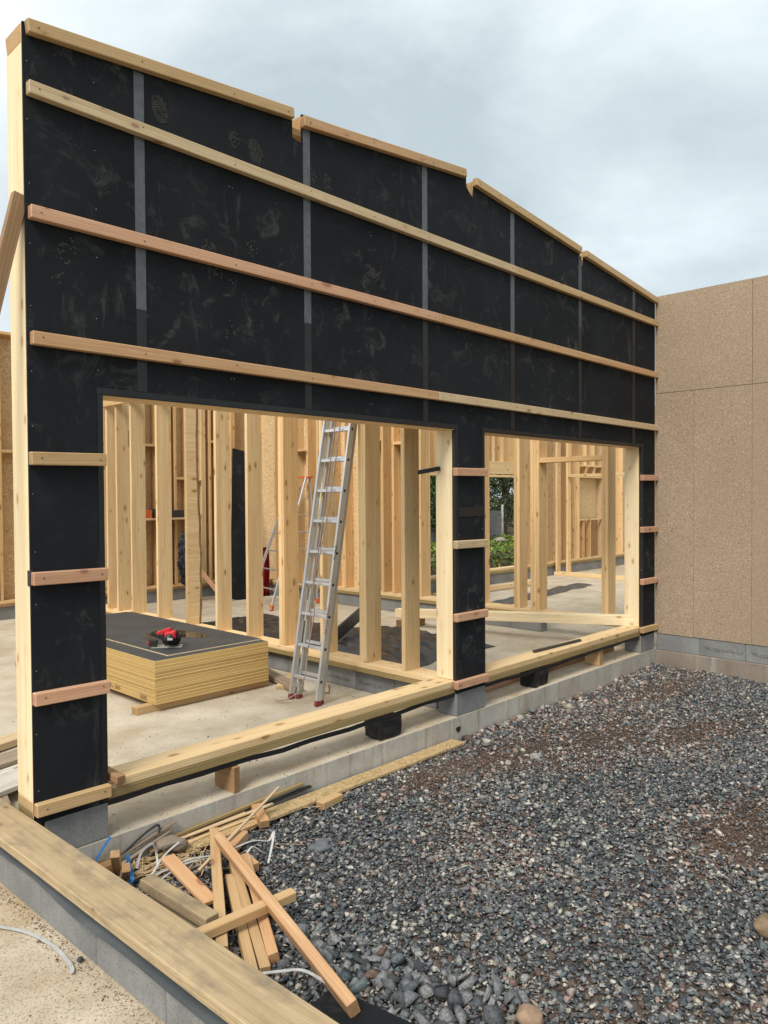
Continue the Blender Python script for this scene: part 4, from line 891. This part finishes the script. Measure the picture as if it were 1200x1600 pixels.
def rock(p, r, col, lab, sc=(1, .8, .6), seed=0, rough=.25):
    bm = bmesh.new(); bmesh.ops.create_icosphere(bm, subdivisions=3, radius=r)
    for v in bm.verts: v.co *= 1+rough*mn.noise(v.co/r*1.3+Vector((seed, 0, 0)))+.08*mn.noise(v.co/r*4+Vector((seed, 5, 0)))
    bmesh.ops.scale(bm, vec=sc, verts=bm.verts)
    m = plain('rock_'+str(seed), col, .85, vary=.45, vscale=20, bmp=.5, bscale=60)
    return tag(link('rock', bmesh_me(bm, 'rock', True), Matrix.Translation(p), m), lab, 'rock')
rock((2.21, -2.74, -.385), .055, (.25, .17, .10), 'brown rounded rock on the gravel at the right edge', (1.5, .9, .75), 3)
rock((.945, -2.28, -.385), .05, (.36, .24, .16), 'rounded tan stone at the bottom of the picture', (1, 1, .8), 6)
rock((3.42, -.74, -.385), .06, (.30, .30, .28), 'flat pale grey stone on the gravel by the pier', (1, .7, .5), 9, .5)
rock((1.35, -.62, -.40), .07, (.15, .16, .17), 'large grey stone on the gravel right of the scrap pile', (1, .7, .5), 12, .5)
rock((-.185, -.92, -.232), .012, (.06, .065, .07), 'dark pebble on the sandy floor beside the low wall', (1, 1, .8), 15)
# crumbs along the foot of the low wall at left, and loose grit
n = 2600; yy = RNG.uniform(-4, 1.0, n); xx = np.array([side_x(a) for a in yy])-.085-np.abs(RNG.normal(0, .045, n))-.003; k = RNG.random(n) < .9
mask = RNG.random(n) < .25; xx[mask] = RNG.uniform(-1.3, -.2, mask.sum())
pos = np.c_[xx, yy, np.full(n, -.243)]; col = np.array([(.50, .36, .2), (.38, .26, .15), (.2, .14, .1), (.6, .46, .3)])[RNG.integers(0, 4, n)]
tag(scatter('sawdust_crumbs', pos, RNG.lognormal(math.log(.0075), .4, n), col, STN, 'stuff'), 'sandy crumbs and sawdust along the foot of the low wall', 'sawdust', None, 'stuff')
n = 3000; pos = np.c_[RNG.uniform(.2, 7.1, n), RNG.uniform(.0, 2.2, n)**1.3+.02, np.full(n, -.2185)]
tag(scatter('floor_grit', pos, RNG.lognormal(math.log(.0065), .55, n), np.array([(.12, .1, .09), (.3, .24, .17), (.5, .36, .2)])[RNG.integers(0, 3, n)], STN, 'stuff'), 'small grit on the slab behind the sill', 'grit', None, 'stuff')

# ------------------------------------------------------------------ garden beyond the far opening
def bank_h(x, y):
    t_ = min(1, max(0, (y-6.0)/1.6)); t_ = t_*t_*(3-2*t_)
    return -.60+.72*t_+.10*mn.noise(Vector((x*.7, y*.7, 1)))*t_+.05*mn.noise(Vector((x*3, y*3, 1)))*(t_*(1-t_)*4)
DIRT = concrete('dark_soil', (.06, .042, .028), (.13, .095, .065), stain=(.05, .075, .02), sa=.6, speck=False, scale=3, stain_scale=2)
tag(grid_mesh('garden_bank', list(np.linspace(8.2, 40, 120)), list(np.linspace(5.9, 24, 70)), bank_h, DIRT), kind='structure')
def leaf_mat(name, a, b_):
    m, t, b = newmat(name); at = N(t, 'ShaderNodeAttribute', attribute_name='col'); t.links.new(at.outputs['Color'], b.inputs['Base Color']); b.inputs['Roughness'].default_value = .55
    b.inputs['Transmission Weight'].default_value = 0; 
    return m
LEAF = leaf_mat('leaf', 0, 0)
def leaves(name, P_, size, col, parent=None, up=.4):
    n = len(P_); a = RNG.normal(size=(n, 3)); a /= np.linalg.norm(a, axis=1)[:, None]; b = np.cross(a, RNG.normal(size=(n, 3))); b /= np.linalg.norm(b, axis=1)[:, None]
    s = size*RNG.uniform(.6, 1.3, (n, 1)); V_ = np.stack([P_-a*s, P_-b*s*.5, P_+a*s, P_+b*s*.5], 1).reshape(-1, 3); o0 = P_.mean(0); V_ = V_-o0
    me = bpy.data.meshes.new(name); me.vertices.add(4*n); me.vertices.foreach_set('co', V_.astype(np.float32).ravel()); me.loops.add(4*n); me.loops.foreach_set('vertex_index', np.arange(4*n, dtype=np.int32))
    me.polygons.add(n); me.polygons.foreach_set('loop_start', np.arange(0, 4*n, 4, dtype=np.int32)); me.update(calc_edges=True)
    at = me.color_attributes.new('col', 'FLOAT_COLOR', 'POINT'); at.data.foreach_set('color', np.c_[np.repeat(col, 4, 0), np.ones(4*n)].astype(np.float32).ravel())
    return link(name, me, Matrix.Translation(o0), LEAF, parent)
def tree(x, y, r, h, col, lab, n=7000, name='garden_tree', z0=.1, cat='tree', ls=.055):
    t = thing(name, (x, y, z0), lab, cat, 'trees and shrubs beyond the opening'); rr = random.Random(int(x*100+y*10))
    tip = Vector((x+rr.uniform(-.2, .2), y, z0+h*.75))
    tube('trunk', [(x, y, z0-.3), (x+.03, y, z0+h*.3), tip], .05*h/2.5, BRN, t)
    cl = []
    for k in range(16):
        a = rr.uniform(0, 6.28); q = rr.uniform(.1, .9)*r; zz = z0+h*rr.uniform(.15, .95); f = math.sin(min(1, max(.2, (zz-z0)/h))*math.pi)**.5
        c = Vector((x+q*f*math.cos(a), y+q*f*math.sin(a), zz)); cl.append((c, rr.uniform(.28, .5)*r))
        if k < 7: tube('limb', [(x+.02, y, z0+h*.25+.03*k), tuple(c)], .018*h/2.5, BRN, t, n=5)
    P_, CL = [], []
    for c, cr_ in cl:
        m = n//16; v = RNG.normal(size=(m, 3)); v /= np.linalg.norm(v, axis=1)[:, None]; v *= (RNG.random((m, 1))**.45)*cr_*np.array((1, 1, .85)); P_.append(v+np.array(c[:])); CL.append(np.tile(np.array(col)*rr.uniform(.6, 1.35), (m, 1)))
    P_ = np.concatenate(P_); CL = np.concatenate(CL)*RNG.uniform(.6, 1.4, (len(P_), 1))*RNG.uniform(.9, 1.12, (len(P_), 3))
    leaves('crown', P_, ls, np.clip(CL, 0, 1), t)
tree(17.2, 11.4, 1.6, 4.2, (.05, .10, .025), 'dark green tree behind the fence, left of the fence post', 9000)
tree(19.9, 12.2, 1.7, 4.6, (.09, .16, .03), 'light green tree right behind the fence post', 9000)
tree(20.0, 10.3, 1.15, 3.4, (.06, .085, .04), 'grey green shrub just right of the fence post', 9000, 'garden_shrub', cat='shrub', ls=.04)
tree(22.0, 12.4, 1.8, 4.8, (.05, .09, .03), 'dark tree furthest right beyond the opening', 7000)
tree(15.2, 13.4, 1.8, 4.6, (.07, .13, .03), 'light green tree furthest left beyond the opening', 8000)
tree(13.2, 14.5, 1.8, 4.4, (.05, .10, .03), 'tall dark tree hidden behind the pier, left of the garden', 5000)
tree(24.5, 15.5, 2.4, 6.0, (.045, .085, .03), 'large dark tree far behind the garden', 6000)
tree(18.3, 15.5, 2.6, 6.2, (.05, .10, .03), 'large tree far behind the fence', 7000)
fn = thing('garden_fence', (15, 10.9, .0), 'grey slatted garden fence with round posts', 'fence')
FM = plain('fence_grey', (.17, .175, .18), .7, vary=.3, vscale=14); PM = plain('post_grey', (.38, .42, .42), .5, vary=.15)
A_, B_ = Vector((13.0, 14.6, 0)), Vector((19.3, 10.62, 0))
for k in range(8): timber('slat', A_+Vector((0, 0, .0+.14*k+.07)), B_+Vector((0, 0, .0+.14*k+.07)), .03, .132, FM, fn)
for f_ in (0, .25, .5, .75, 1.0):
    p = A_.lerp(B_, f_); tube('post', [(p.x, p.y, -.2), (p.x, p.y, 1.32 if f_ == 1 else 1.2)], .045, PM, fn, n=12)
rock((18.2, 9.9, .12), .26, (.34, .29, .24), 'pale boulder on the grass in front of the fence', (1.2, .8, .7), 21)
# grass and yellow flowers on the bank
n = 16000; x = RNG.uniform(9, 24, n); y = RNG.uniform(6.9, 11.5, n); z = np.array([bank_h(a, b) for a, b in zip(x, y)]); kz = (nz(x, y, 1.2, 2) > -.25) | (y > 8.2); x, y, z = x[kz], y[kz], z[kz]; n = len(x)
col = np.array([(.10, .17, .03), (.14, .22, .04), (.07, .12, .025), (.45, .42, .03)])[RNG.choice(4, n, p=[.4, .3, .2, .10])]
gr = leaves('grass', np.c_[x, y, z+RNG.uniform(.0, .12, n)], .06, col); tag(gr, 'rough grass with yellow flowers on the bank', 'grass', None, 'stuff')

tag(prism('drain_hole', [(3.40+.028*math.cos(a)*(1+.3*math.sin(3*a)), -.325+.03*math.sin(a)*(1+.25*math.cos(2*a))) for a in np.linspace(0, 6.1, 14)], 'y', -.0085, -.0062, BLKP), kind='structure')
# stray helper property is not needed any more
for o in list(bpy.data.objects):
    if '_o' in o: del o['_o']
